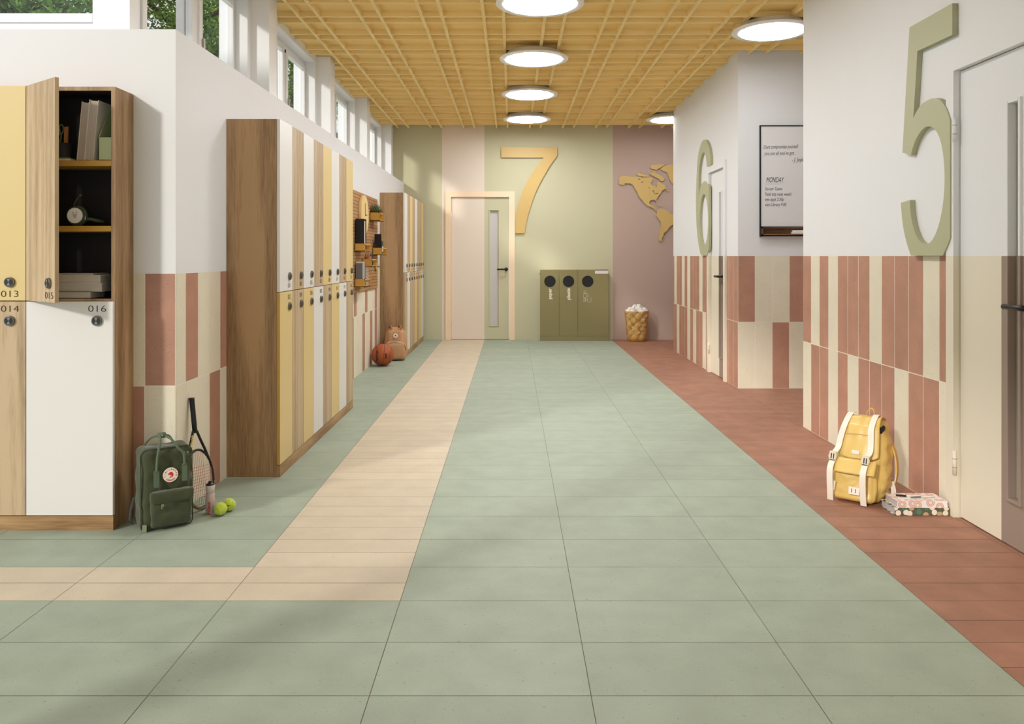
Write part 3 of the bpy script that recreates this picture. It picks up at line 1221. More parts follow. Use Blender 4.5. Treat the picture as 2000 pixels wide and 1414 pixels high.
def book(name, loc, sx, sy, sz, cover, pages, label, cat='book', group=None, rot=None, spine='x0', t=.002, part=None):
    """box sx,sy,sz with covers on +-thin axis (z if lying, x if upright)"""
    r = empty(name, loc)
    if rot:
        r.rotation_euler = rot
    tag(r, label, cat, group)
    thin = 'z' if sz < min(sx, sy) else ('x' if sx < sy else 'y')
    c = MB()
    if thin == 'z':
        c.box(0, sx, 0, sy, 0, t, cover, bev=.0006)
        c.box(0, sx, 0, sy, sz - t, sz, cover, bev=.0006)
        if spine == 'y0':
            c.box(0, sx, 0, t, t, sz - t, cover)
        elif spine == 'x0':
            c.box(0, t, 0, sy, t, sz - t, cover)
        else:
            c.box(0, sx, sy - t, sy, t, sz - t, cover)
        p = MB().box(.004, sx - .004, .004, sy - .004, t, sz - t, pages)
    elif thin == 'x':
        c.box(0, t, 0, sy, 0, sz, cover, bev=.0006)
        c.box(sx - t, sx, 0, sy, 0, sz, cover, bev=.0006)
        if spine == 'y0':
            c.box(t, sx - t, 0, t, 0, sz, cover)
        else:
            c.box(t, sx - t, sy - t, sy, 0, sz, cover)
        p = MB().box(t, sx - t, .004, sy - .004, .004, sz - .004, pages)
    else:
        c.box(0, sx, 0, t, 0, sz, cover, bev=.0006)
        c.box(0, sx, sy - t, sy, 0, sz, cover, bev=.0006)
        c.box(0, t, t, sy - t, 0, sz, cover)
        p = MB().box(.004, sx - .004, t, sy - t, .004, sz - .004, pages)
    c.build('cover', r)
    p.build('pages', r)
    return r


cg = mat('grey_cover', (108, 104, 98), .6)
cw = mat('white_cover', (214, 208, 198), .6)
cmg = mat('magazine_cover', (212, 200, 190), .4, var=.5, vscale=40)
mg = cmg.node_tree
vn = mg.nodes.new('ShaderNodeTexVoronoi')
vn.inputs['Scale'].default_value = 30
cr = mg.nodes.new('ShaderNodeValToRGB')
cr.color_ramp.elements[0].color = lin((220, 212, 200))
cr.color_ramp.elements[1].color = lin((190, 60, 44))
for pos, col in ((.35, (232, 226, 214)), (.55, (70, 80, 84)), (.75, (214, 150, 60))):
    e_ = cr.color_ramp.elements.new(pos)
    e_.color = lin(col)
mg.links.new(vn.outputs['Color'], cr.inputs[0])
mg.links.new(cr.outputs[0], mg.nodes['Principled BSDF'].inputs['Base Color'])
zE = .898 + .0072
book('book', (XP + .012, 7.812, zE), .062, .018, .225, cg, M['pages_v'], 'grey notebook on the lowest ochre shelf, front of the row')
book('book', (XP + .012, 7.838, zE), .078, .022, .24, cw, M['pages_v'], 'thick white book standing on the lowest ochre shelf')
book('book', (XP + .012, 7.865, zE), .080, .016, .232, cg, M['pages_v'], 'slim grey book behind the white one on the lowest ochre shelf')
for k in range(3):
    book('magazine', (XP + .018 + .0, 7.90 + .045 * k, zE), .084, .012, .19 - .008 * k, cmg, M['paper'],
         ['colourful magazine on the lowest ochre shelf, front one', 'colourful magazine on the lowest ochre shelf, middle one', 'colourful magazine on the lowest ochre shelf, rear one'][k], 'magazine', 'magazines on the lowest ochre shelf')
# black magazine file on shelf B
zB = 1.245 + .0072
mf = empty('magazine_file', (XP + .010, 7.812, zB))
tag(mf, 'tall black magazine file with papers on the grooved board', 'file box')
b = MB()
b.box(0, .085, 0, .004, 0, .31, M['black'])
b.box(0, .004, .004, .10, 0, .31, M['black'])
b.box(0, .085, .10, .104, 0, .31, M['black'])
b.box(0, .085, .004, .10, 0, .004, M['black'])
b.build('case', mf)
MB().box(.008, .083, .012, .06, .005, .29, M['paper']).build('papers', mf)
book('book', (XP + .012, 7.935, zB), .07, .02, .15, cg, M['pages_v'], 'dark grey book beside the black magazine file')
# pencil cup on shelf D
zD = 1.089 + .0072
tc_ = mat('terracotta_cup', (150, 84, 48), .6)
cup = MB()
cup.lathe([(0, 0), (.030, 0), (.032, .004), (.036, .10), (.033, .10), (.029, .006), (0, .006)], tc_, 28, caps=False)
o = cup.build('pencil_cup', loc=(XM, 8.235, zD))
tag(o, 'terracotta pencil cup on an ochre wall shelf', 'cup')
random.seed(8)
pc = [mat('pencil_black', (30, 30, 30), .5), mat('pencil_ochre', (190, 130, 50), .5), mat('pencil_red', (150, 60, 46), .5)]
for k in range(6):
    a = k * 1.05
    b = MB()
    p0 = Vector((XM + .012 * math.cos(a), 8.235 + .012 * math.sin(a), zD + .0095))
    p1 = Vector((XM + .026 * math.cos(a), 8.235 + .026 * math.sin(a), zD + .13 + .012 * (k % 3)))
    b.cyl(p0, p1, .0035, pc[k % 3], seg=8)
    b.cyl(p1, p1 + (p1 - p0).normalized() * .012, .0035, M['peach'], r1=.0006, seg=8)
    o = b.build('pencil')
    tag(o, ('black', 'ochre', 'red')[k % 3] + (' pencil at the wall side of the terracotta cup' if k in (2, 3, 4) else ' pencil at the corridor side of the terracotta cup'), 'pencil', 'pencils in the terracotta cup')
b = MB()
b.lathe([(0, 0), (.024, 0), (.026, .004), (.026, .10), (.018, .115), (.018, .135), (0, .135)], M['black'], 24, caps=False)
o = b.build('bottle', loc=(XM, 8.37, zD))
tag(o, 'small black bottle on the ochre shelf behind the pencil cup', 'bottle')
# shelf C
zC = 1.21 + .0072
nb = empty('spiral_notebook', (XP + .012, 8.83, zC))
tag(nb, 'black spiral notebook on the ochre shelf nearest the far lockers', 'notebook')
MB().box(.006, .082, 0, .012, 0, .225, M['black'], bev=.002).build('cover', nb)
b = MB()
for k in range(15):
    z = .012 + k * .0142
    b.tube([(.006 + .006 * math.cos(q), .006 + .009 * math.sin(q), z) for q in [2 * PI * j / 12 for j in range(12)]], .0012, M['steel'], 5, closed=True)
b.build('spiral', nb)
bx = empty('storage_box', (XP + .012, 8.87, zC))
tag(bx, 'small black box beside the spiral notebook', 'box')
MB().box(0, .082, 0, .10, 0, .15, M['black'], bev=.003).build('box_body', bx)
MB().box(.082, .0835, .02, .08, .03, .09, M['paper']).build('box_label', bx)
b = MB()
b.tube([(XM + .01, 9.03 + .035 * math.cos(q), zC + .046 + .043 * math.sin(q)) for q in [2 * PI * j / 28 for j in range(28)]], .006, M['black'], 8, closed=True)
o = b.build('cable_loop')
tag(o, 'black looped cable standing at the end of the ochre shelf by the far lockers', 'cable')
hk = empty('tape_dispenser', (XP, 9.0, 1.08))
tag(hk, 'small round brass hook with tape roll low on the grooved board', 'hook')
MB().cyl((.001, 0, 0), (.05, 0, 0), .005, M['blackmetal'], seg=10).build('hook', hk)
b = MB()
b.lathe([(.022, 0), (.05, 0), (.05, .018), (.022, .018), (.022, 0)], M['num_gold'], 28, False, Matrix.Rotation(R(90), 4, 'Y'), (.006, 0, 0))
b.build('tape_roll', hk)


# ------------------------------------------------------------------ contents of the open locker
LX = -1.757
SF = 3.540    # inner front
zt = 1.6205 + .0003
M['cover_grey'] = mat('taupe_cover', (150, 136, 122), .6)
M['cover_dk'] = mat('dark_book_cover', (52, 50, 50), .6)


def px3(x, d=3.545):
    return (x - 1000) * d / 1570


lean = R(5.2)
book('book', (px3(149.5), SF + .004, zt), .033, .12, .262, cw, M['pages_v'], 'upright taupe book leaning in the open locker, left one', rot=(0, lean, 0), spine='y1')
book('book', (px3(163.5) + .004, SF, zt), .040, .128, .27, cw, M['pages_v'], 'upright taupe book leaning against the green file box', rot=(0, lean, 0), spine='y1')
ff = empty('file_box', (-1.8226, SF + .002, zt))
tag(ff, 'light green magazine file in the top of the open locker', 'file box')
fg = mat('mint_file', (176, 184, 140), .6)
fgd = mat('mint_file_side', (150, 158, 116), .6)
b = MB()
b.box(0, .060, 0, .003, 0, .102, fg)
b.box(0, .060, 0, .13, 0, .003, fg)
b.box(0, .060, .127, .13, 0, .245, fg)
b.build('front', ff)
b = MB()
for x0 in (0.0, .0575):
    pts = [(0, 0), (.13, 0), (.13, .245), (.10, .245), (0, .102)]
    bb = bmesh.new()
    lo = [bb.verts.new((x0, p[0], p[1])) for p in pts]
    hi = [bb.verts.new((x0 + .0025, p[0], p[1])) for p in pts]
    bb.faces.new(lo)
    bb.faces.new(hi)
    for k in range(5):
        bb.faces.new([lo[k], lo[(k + 1) % 5], hi[(k + 1) % 5], hi[k]])
    b.merge(bb, fg)
b.build('side_wall', ff)
# pencil pot with scissors and ruler
b = MB()
b.lathe([(0, 0), (.033, 0), (.034, .003), (.034, .085), (.031, .085), (.031, .004), (0, .004)], M['cover_dk'], 28, caps=False)
px_, py_ = px3(126, 3.62), 3.615
o = b.build('pencil_pot', loc=(px_, py_, zt + .0))
tag(o, 'dark pencil pot in the open locker', 'pot')
rl = MB()
rl.box(-.009, .009, 0, .0025, 0, .155, mat('wooden_ruler', (196, 132, 74), .6))
for k in range(14):
    rl.box(.003, .009, -.0004, 0, .012 + .01 * k, .0128 + .01 * k, M['ink'])
o = rl.build('ruler', loc=(px_ + .010, py_ - .008, zt + .0045), rot=(0, R(2), 0))
tag(o, 'wooden ruler standing in the dark pencil pot', 'ruler')
scs = empty('scissors', (px_ - .016, py_, zt + .005))
tag(scs, 'green-handled scissors standing in the dark pencil pot', 'scissors')
sg = mat('scissor_green', (128, 136, 84), .5)
b = MB()
b.box(-.004, .004, 0, .002, 0, .09, M['steel'])
b.build('blade', scs)
for s, zz in ((.004, .145), (-.012, .135)):
    b = MB()
    b.tube([(s + .010 * math.cos(q), 0, zz + .02 * math.sin(q)) for q in [2 * PI * j / 20 for j in range(20)]], .0028, sg, 8, closed=True)
    b.tube([(s, 0, .125 if s > 0 else .116), (s * .3, 0, .085)], .003, sg, 8)
    b.build('grip', scs)
tg = empty('correction_tape', (px3(132), SF + .0, zt))
tag(tg, 'green and white notepad lying at the front of the top locker shelf', 'notepad')
MB().box(-.05, .012, 0, .05, 0, .008, M['paper'], bev=.001).build('pages', tg)
MB().box(-.05, .012, 0, .05, .008, .013, sg, bev=.002).build('cover', tg)
tg.name = 'notepad'

# headset on the middle shelf
hs = empty('headset', (px3(144), 3.575, 1.3325 + .0005))
tag(hs, 'dark green headset with a pale ear cup and microphone in the open locker', 'headphones')
hg = mat('headset_green', (66, 80, 60), .35)
hsage = mat('headset_band', (120, 118, 80), .5)
rc_ = .046
b = MB()
b.cyl((0, -.012, rc_), (0, .012, rc_), rc_, hg, seg=40, bev=.008)
b.cyl((0, -.02, rc_), (0, -.012, rc_), .040, hg, seg=40, bev=.003)
b.build('ear_cup', hs)
b = MB()
b.cyl((0, -.0215, rc_), (0, -.0195, rc_), .034, M['ring'], seg=40)
b.build('cup_plate', hs)
b = MB()
gl = mat('faint_print', (196, 196, 198), .5)
for pts in ([(-.012, .008), (-.008, .018), (-.002, .010)], [(.012, .008), (.008, .018), (.002, .010)], [(-.010, .006), (.010, .006), (.006, -.008), (0, -.013), (-.006, -.008)]):
    f_ = b.bm.faces.new([b.bm.verts.new((x, -.0218, rc_ + z)) for x, z in pts])
    f_.material_index = b.mi(gl)
b.build('cup_print', hs)
b = MB()
b.cyl((-.03, .045, rc_), (-.03, .075, rc_), rc_ * .9, hsage, seg=36, bev=.01)
b.build('ear_cup', hs)
b = MB()
b.tube([(.03, .0, .034), (.06, .006, .030), (.085, .02, .024), (.095, .045, .02), (.085, .07, .02), (.05, .085, .024), (.0, .085, .034)], .008, hg, 10)
b.build('headband', hs)
b = MB()
b.box(.032, .042, -.012, .004, .026, .044, M['steel'], bev=.002)
b.build('hinge_clip', hs)
b = MB()
b.tube([(-.012, -.008, .085), (-.008, -.010, .10), (.002, -.012, .115), (.014, -.014, .132)], .0032, hg, 8)
b.tube([(.012, -.014, .131), (.026, -.015, .139)], .006, hg, 8)
b.build('microphone', hs)

# stacked books on the locker floor
zb = ZB0 = 1.013 + .0003
for k, (x1, h_, lb, cv) in enumerate(((528, .013, 'thin dark notebook at the bottom of the stack in the open locker', M['cover_dk']), (590, .0155, 'grey book second from the bottom of the stack in the open locker', cw), (585, .0165, 'pale book third in the stack in the open locker', cw), (540, .005, 'thin white notebook on top of the stack in the open locker', cw))):
    hh = h_ * 2.239e-3 / 2.239e-3
    hh = [.030, .035, .037, .007][k]
    x1m = px3(x1 / 2.946)
    wd = .21 if k != 3 else .19
    book('book', (x1m - wd, SF - .002 + .004 * (k % 2), zb), wd, .13, hh, cv, M['pages'], lb, spine='y1', t=.0016)
    zb += hh + .0003


# ------------------------------------------------------------------ soft bags
def softbox(W, D, H, r, m, cuts=18, bulge=(0, 0, 0), amp=.004, freq=14, seed=0, shape=None, mb=None, wr=0.0):
    b = bmesh.new()
    bmesh.ops.create_cube(b, size=2)
    bmesh.ops.subdivide_edges(b, edges=b.edges[:], cuts=cuts, use_grid_fill=True)
    half = Vector((W / 2, D / 2, H / 2))
    inner = Vector((max(W / 2 - r, .001), max(D / 2 - r, .001), max(H / 2 - r, .001)))
    sv = Vector((seed * 3.1, seed * 1.7, seed * .9))
    for v in b.verts:
        u = v.co.copy()
        q = Vector((u.x * half.x, u.y * half.y, u.z * half.z))
        c = Vector((max(-inner.x, min(inner.x, q.x)), max(-inner.y, min(inner.y, q.y)), max(-inner.z, min(inner.z, q.z))))
        d = q - c
        nrm = d.normalized() if d.length > 1e-7 else Vector((0, 0, 1))
        p = c + nrm * r if d.length > 1e-7 else q
        fx, fy, fz = 1 - u.x ** 2, 1 - u.y ** 2, 1 - u.z ** 2
        fx, fy, fz = max(fx, 0) ** .6, max(fy, 0) ** .6, max(fz, 0) ** .6
        if abs(u.x) > .999:
            p.x += math.copysign(bulge[0] * fy * fz, u.x)
        if abs(u.y) > .999:
            p.y += math.copysign(bulge[1] * fx * fz, u.y)
        if abs(u.z) > .999 and u.z > 0:
            p.z += bulge[2] * fx * fy
        k = noise.noise(p * freq + sv) * amp
        k += wr * (abs(noise.noise(Vector((p.x * 9, p.y * 9, p.z * 16)) + sv * 2)) - .25)
        k += .4 * amp * noise.noise(p * freq * 3 + sv)
        lowz = min(1, (p.z + H / 2) / .03)
        p = p + nrm * k * max(lowz, 0)
        p.y += D / 2
        p.z += H / 2
        if shape:
            p = shape(p)
        p.z = max(p.z, 0.001)
        v.co = p
    for f in b.faces:
        f.smooth = True
    mb = mb or MB()
    mb.merge(b, m, smooth=True)
    return mb


M['kgreen'] = mat('green_canvas', (66, 72, 48), .8, spec=.2, bump=.25, bscale=300, var=.12, vscale=14, sheen=.3)
M['kgreen2'] = mat('green_webbing', (92, 106, 84), .8, bump=.3, bscale=400)
M['kgreen3'] = mat('pale_green_patch', (128, 140, 106), .8, bump=.3, bscale=400)
M['red_print'] = mat('red_print', (206, 40, 44), .6)
TH = R(36)
bp = empty('backpack', (-1.604, 3.478, 0), TH)
tag(bp, 'dark green square backpack with round white and red logo, beside the lockers', 'backpack')
KW, KD, KH = .215, .125, .352


def kshape(p):
    t = p.z / KH
    y = p.y + .012 * t
    s = 1 - .04 * t
    return Vector(((p.x) * s + KW / 2, y, p.z))


softbox(KW, KD, KH, .026, M['kgreen'], cuts=34, bulge=(.006, .006, .004), amp=.006, freq=11, seed=1, shape=kshape, wr=.013).build('body', bp)


def kf(u, v, off=0.0):      # point on the front face
    t = v / KH
    return Vector((u, -.006 + .012 * t - off, v))


# piping: welt around the front face
pts = []
for (cu, cv, a0) in ((KW - .03, KH - .03, 0), (.03, KH - .03, 90), (.024, .024, 180), (KW - .024, .024, 270)):
    for k in range(7):
        a = R(a0 + 15 * k)
        rr = .03 if cv > .2 else .024
        pts.append(kf(cu + rr * math.cos(a), cv + rr * math.sin(a), -.014))
b = MB()
b.tube([p + Vector((0, 0, 0)) for p in pts], .0028, M['kgreen'], 8, closed=True)
b.build('piping', bp)
b = MB()
b.tube([p + Vector((0, .02, .001)) for p in pts[:14]], .0022, M['kgreen2'], 8)
b.build('zipper', bp)
# front pocket
pk = empty('front_pocket', (0, 0, 0))
bpy.data.objects.remove(pk)
pk = softbox(.172, .03, .155, .012, M['kgreen'], cuts=18, bulge=(0, .006, .003), amp=.005, freq=16, seed=5, wr=.012).build('front_pocket', bp, (KW / 2 + .012, -.026, .018))
softbox(.178, .022, .052, .008, M['kgreen'], cuts=14, bulge=(0, .004, 0), amp=.003, seed=7, wr=.006).build('pocket_flap', pk, (0, -.014, .106))
b = MB()
b.box(-.045, -.034, -.010, -.006, .082, .104, M['kgreen3'], bev=.002)
b.cyl((-.0395, -.011, .088), (-.0395, -.0125, .088), .003, M['black'], seg=10)
b.build('zip_pull', pk)
# strap patches and handles
for u0, v0, v1 in ((.060, .188, .262), (.177, .200, .278)):
    b = MB()
    mt = face_mtx(kf(u0, (v0 + v1) / 2, .008), (1, 0, 0), (0, .034, 1))
    b.box(-.0115, .0115, -(v1 - v0) / 2, (v1 - v0) / 2, 0, .003, M['kgreen2'], bev=.001, mtx=mt)
    b.build('strap_patch', bp)
cx_ = .092
for (u0, v1) in ((.060, .262), (.177, .278)):
    b = MB()
    pp = smooth([tuple(kf(u0, v1 - .006, .010)), tuple(kf(u0 + (.003 if u0 < .1 else -.004), v1 + .045, .009)), tuple(kf(u0 * .7 + cx_ * .3, KH - .004, .008)),
                 (u0 * .4 + cx_ * .6, .012, KH + .036), (cx_ + (-.008 if u0 < .1 else .008), .045, KH + .052)], 5)
    b.tube([Vector(p) for p in pp], .0052, M['kgreen2'], 10)
    b.build('handle', bp)
for (u0) in (.035, .15):
    b = MB()
    pp = smooth([(cx_, .05, KH + .052), (u0 * .6 + cx_ * .4, .075, KH + .042), (u0, .098, KH + .012), (u0, .108, KH - .01)], 5)
    b.tube([Vector(p) for p in pp], .0048, M['kgreen2'], 10)
    b.build('handle', bp)
b = MB()
b.tube([(cx_ - .014, .045, KH + .053), (cx_ + .016, .050, KH + .051)], .0125, M['kgreen2'], 14)
b.cyl((cx_, .030, KH + .054), (cx_, .034, KH + .054), .0045, M['steel'], seg=12)
b.build('snap_wrap', bp)
# zip pulls
for dx in (.178, .192):
    b = MB()
    mt = face_mtx(kf(dx, .322, .004), (1, 0, .3), (-.3, .034, 1))
    b.box(-.004, .004, -.011, .007, 0, .003, M['kgreen3'], bev=.001, mtx=mt)
    c = mt @ Vector((0, -.005, .003))
    b.cyl(c, c + Vector((0, -.001, 0)), .0026, M['black'], seg=10)
    b.build('zip_pull', bp)
b = MB()
b.box(-.008, .010, -.002, .001, .0, .032, M['kgreen3'], bev=.001, mtx=Matrix.Translation((.012, .0, .0015)) @ Matrix.Rotation(R(-25), 4, 'Z'))
b.build('corner_tab', bp)
# logo
lg = MB()
mt = face_mtx(kf(.118, .236, .0075), (1, 0, 0), (0, .034, 1))
lg.cyl(mt @ Vector((0, 0, -.001)), mt @ Vector((0, 0, .0022)), .0315, M['text_white'], seg=48)
lgo = lg.build('logo_badge', bp)
for s, r, a0, step, flip in (('FJÄLLRÄVEN', .0240, 192, -22.5, 1), ('KÅNKEN', .0240, 232, 15.5, -1)):
    for i, ch in enumerate(s):
        a = R(a0 + step * i)
        pos = mt @ Vector((r * math.cos(a), r * math.sin(a), .0022))
        ang = a - PI / 2 if flip == 1 else a + PI / 2
        ux = (mt.to_3x3() @ Vector((math.cos(ang), math.sin(ang), 0)))
        uy = (mt.to_3x3() @ Vector((-math.sin(ang), math.cos(ang), 0)))
        text(ch, .0105, M['red_print'], 'logo_letter', lgo, face_mtx(pos, ux, uy), depth=.0004, bold=.0002)
fox = [(.0, .0125), (.006, .0115), (.0105, .007), (.0125, .0), (.0105, -.007), (.005, -.0115), (-.001, -.0125), (-.006, -.011), (-.002, -.008), (.001, -.004), (-.001, .0), (-.006, .001), (-.0115, -.001), (-.009, .003), (-.0105, .008), (-.007, .0068), (-.004, .012)]
plate([fox], .0005, M['red_print'], 'logo_emblem', lgo, mt @ Matrix.Translation((0, 0, .0022)))
b = MB()
b.tube([mt @ Vector(p) for p in ((.002, .0, .0028), (.005, -.003, .0028), (.004, -.007, .0028), (.0, -.0105, .0028))], .0006, M['text_white'], 5)
b.build('emblem_line', lgo)
# shoulder strap peeping out on the left
b = MB()
b.tube([(-.006, .115, .13), (-.022, .105, .08), (-.028, .10, .035), (-.016, .105, .018)], .006, mat('strap_teal', (58, 72, 66), .8), flat=(.026, .004, (0, 1, 0)))
b.build('shoulder_strap', bp)

# ------------------------------------------------------------------ tennis racket
T0 = Vector((-1.462, 3.792, .012))
T1 = Vector((-1.534, 3.85, .520))
ax = (T1 - T0).normalized()
hdir = Vector((math.cos(R(72)), math.sin(R(72)), 0))
hdir = (hdir - ax * hdir.dot(ax)).normalized()
nv = hdir.cross(ax)


def rk(u, v, w=0):
    return T0 + hdir * u + ax * v + nv * w


rq = empty('tennis_racket', T0)
tag(rq, 'black tennis racket leaning on the tiled wall behind the green backpack', 'tennis racket')
off = -T0
hc, ha, hb = .135, .097, .135
M['rk'] = mat('racket_black', (20, 20, 22), .35)
M['rk_gold'] = mat('racket_bronze', (120, 98, 56), .4)
ring = [(ha * math.cos(a), hc + hb * math.sin(a)) for a in [2 * PI * k / 64 for k in range(64)]]
b = MB()
b.tube([rk(u, v) + off for u, v in ring], .006, M['rk'], 8, closed=True)
b.build('head_frame', rq)
b = MB()
b.tube([rk(u * 1.02, hc + (v - hc) * 1.01) + off for (u, v) in [ring[k % 64] for k in range(34, 63)]], .0068, M['rk_gold'], 8)
b.build('bumper_guard', rq)
b = MB()
for s in (1, -1):
    b.tube([rk(s * u, v) + off for u, v in smooth([(.078, .215), (.06, .26), (.035, .31), (.012, .36)], 4)], .0065, M['rk'], 8)
b.build('throat', rq)
b = MB()
b.tube([rk(0, .35) + off, rk(0, .40) + off, rk(0, .505) + off, rk(0, .518) + off], .012, M['rk'], 8, radii=[.012, .0125, .0125, .0145])
b.build('grip', rq)
M['str'] = mat('string_white', (216, 204, 184), .5)
M['strr'] = mat('string_red', (190, 90, 70), .5)
b = MB()
for k in range(-7, 8):
    u = k * .0125
    if abs(u) < ha - .004:
        h_ = hb * math.sqrt(1 - (u / ha) ** 2)
        b.tube([rk(u, hc - h_) + off, rk(u, hc + h_) + off], .0009, M['strr'] if abs(k) < 4 else M['str'], 4)
for k in range(-9, 10):
    v = k * .0137
    if abs(v) < hb - .004:
        h_ = ha * math.sqrt(1 - (v / hb) ** 2)
        b.tube([rk(-h_, hc + v, .0008) + off, rk(h_, hc + v, .0008) + off], .0009, M['strr'] if -5 < k < 5 else M['str'], 4)
b.build('strings', rq)
text('Wilson', .026, mat('racket_lettering', (214, 190, 120), .5), 'lettering', rq, face_mtx(rk(-.036, .305, .0075) + off, ax - hdir * -.22, -(hdir + ax * -.22)), depth=.0006, bold=.0008)

# water bottle
wb_ = empty('water_bottle', (-1.406, 3.745, 0))
tag(wb_, 'small pale pink water bottle with black cap and red lettering', 'bottle')
M['bpink'] = mat('pink_white_plastic', (206, 186, 180), .3)
b = MB()
b.lathe([(0, 0), (.018, 0), (.0205, .003), (.0205, .085), (.0195, .094), (.0165, .099), (.0165, .103), (0, .103)], M['bpink'], 32, caps=False)
b.build('body', wb_)
b = MB()
b.lathe([(.0165, .102), (.0200, .104), (.0208, .130), (.0195, .134), (0, .134)], mat('pink_cap', (222, 208, 198), .35), 32, caps=False)
b.build('collar', wb_)
b = MB()
b.lathe([(.0195, .133), (.0195, .138), (.012, .142), (.008, .146), (.008, .151), (0, .153)], M['black'], 24, caps=False)
b.build('cap', wb_)
text('Wilson', .021, M['red_print'], 'lettering', wb_, face_mtx((.002, -.0212, .030), (0, 0, 1), (-1, 0, 0)), depth=.0006, bold=.0004)

# tennis balls
M['ball'] = mat('tennis_felt', (196, 214, 52), .9, bump=.4, bscale=500, sheen=.4)
for (x, y, rz, rx, lab, txt) in ((-1.350, 3.722, .4, .5, 'yellow-green tennis ball next to the water bottle', False), (-1.332, 3.785, 2.0, .2, 'yellow-green tennis ball with a small black mark, behind the other ball', True)):
    r_ = .0295
    t = empty('tennis_ball', (x, y, r_))
    tag(t, lab, 'ball', 'tennis balls on the floor')
    MB().sphere((0, 0, 0), r_, M['ball']).build('felt', t)
    pts = []
    for k in range(80):
        a = 2 * PI * k / 80
        p = Vector((.75 * math.cos(a) + .25 * math.cos(3 * a), .75 * math.sin(a) - .25 * math.sin(3 * a), 2 * math.sqrt(.75 * .25) * math.sin(2 * a)))
        p = p.normalized() * r_ * 1.0
        pts.append(Matrix.Rotation(rz, 3, 'Z') @ (Matrix.Rotation(rx, 3, 'X') @ p))
    b = MB()
    b.tube(pts, .0008, M['text_white'], 6, closed=True)
    b.build('seam', t)
    if txt:
        text('wilson', .008, M['ink'], 'lettering', t, face_mtx((.008, -r_ * .97, .004), (1, 0, 0), (0, 0, 1)), depth=.0012)

# ------------------------------------------------------------------ basketball
bb_ = empty('basketball', (-1.412, 8.78, .1215))
tag(bb_, 'orange brown basketball in front of the tan backpack', 'basketball')
M['bball'] = mat('basketball_rubber', (168, 84, 44), .55, bump=.5, bscale=350, var=.08)
MB().sphere((0, 0, 0), .120, M['bball'], 40, 28).build('ball', bb_)
b = MB()
rr = .1203
rots = Matrix.Rotation(.25, 3, 'Z') @ Matrix.Rotation(.12, 3, 'Y')
for pl_ in range(2):
    pts = []
    for k in range(64):
        a = 2 * PI * k / 64
        p = Vector((rr * math.cos(a), 0, rr * math.sin(a))) if pl_ == 0 else Vector((0, rr * math.cos(a), rr * math.sin(a)))
        pts.append(rots @ p)
    b.tube(pts, .0018, M['black'], 6, closed=True)
for s in (1, -1):
    pts = []
    for k in range(64):
        a = 2 * PI * k / 64
        p = Vector((s * (.075 - .02 * math.cos(2 * a)), .094 * math.cos(a), .094 * math.sin(a))).normalized() * rr
        pts.append(rots @ p)
    b.tube(pts, .0018, M['black'], 6, closed=True)
b.build('seam', bb_)
text('molten', .042, M['ink'], 'lettering', bb_, face_mtx((-.045, -.112, .0), (0, .1, 1), (-1, -.25, 0)), depth=.002, bold=.0015)
text('B33', .034, M['ink'], 'lettering', bb_, face_mtx((.048, -.111, .0), (0, 0, -1), (1, -.45, 0)), depth=.002, bold=.0018)

# ------------------------------------------------------------------ tan backpack
M['tan'] = mat('tan_canvas', (190, 146, 108), .75, spec=.2, bump=.2, bscale=250, var=.05, vscale=10)
M['tan_d'] = mat('tan_trim', (152, 106, 74), .75)
tb = empty('backpack', (-1.335, 9.215, 0), R(8))
tag(tb, 'rounded tan backpack behind the basketball at the far lockers', 'backpack')


def tshape(p):
    t = p.z / .37
    s = 1 - .22 * t ** 2
    return Vector((p.x * s, p.y * (1 - .2 * t) + .05 * t, p.z))


softbox(.255, .15, .37, .07, M['tan'], cuts=22, bulge=(.012, .012, .006), amp=.004, freq=8, seed=3, shape=tshape, wr=.004).build('body', tb)
softbox(.235, .06, .20, .03, M['tan'], cuts=16, bulge=(.006, .014, .012), amp=.003, freq=9, seed=4, shape=lambda p: Vector((p.x * (1 - .10 * (p.z / .2) ** 2), p.y, p.z))).build('front_pocket', tb, (0, -.038, .012))
b = MB()
b.tube([(.118 * math.cos(R(a)), -.028 - .012 * math.sin(R(a)), .135 + .082 * math.sin(R(a))) for a in range(-5, 186, 10)], .0035, M['steel'], 8)
b.build('zipper', tb)
b = MB()
b.tube([(.118 * math.cos(R(a)), -.024, .128 + .082 * math.sin(R(a))) for a in range(-5, 186, 10)], .0045, M['tan_d'], 8)
b.build('piping', tb)
b = MB()
b.cyl((0, -.002, .287), (0, -.010 + .006, .287), .026, M['text_white'], seg=32)
b.cyl((0, -.004, .287), (0, -.006, .287), .010, M['black'], seg=5)
b.build('badge', tb, (0, .004, 0))
for x0 in (-.075, .035):
    b = MB()
    b.tube([Vector(p) for p in smooth([(x0, .10, .345), (x0 + .005, .085, .385), (x0 + .015, .075, .40), (x0 + .025, .065, .385), (x0 + .03, .06, .352)], 4)], .006, M['tan_d'], flat=(.020, .005, (1, .5, 0)))
    b.build('shoulder_strap', tb)
b = MB()
b.tube([Vector(p) for p in smooth([(-.10, .10, .345), (-.135, .10, .30), (-.15, .10, .2), (-.14, .11, .06)], 5)], .006, M['tan_d'], flat=(.03, .006, (0, 1, 0)))
b.build('shoulder_strap', tb)

# ------------------------------------------------------------------ yellow backpack
M['yb'] = mat('yellow_coated_fabric', (218, 184, 104), .38, spec=.45, bump=.12, bscale=60, var=.05, vscale=6, coat=.1)
M['yb_s'] = mat('white_webbing', (232, 222, 208), .7, bump=.2, bscale=500)
M['buckle'] = mat('beige_buckle', (206, 194, 172), .4)
TY = R(-40)
yp = empty('backpack', (1.672, 3.925, 0), TY)
tag(yp, 'yellow rucksack with white straps leaning on the near right wall', 'backpack')
YW, YD, YH = .232, .17, .385


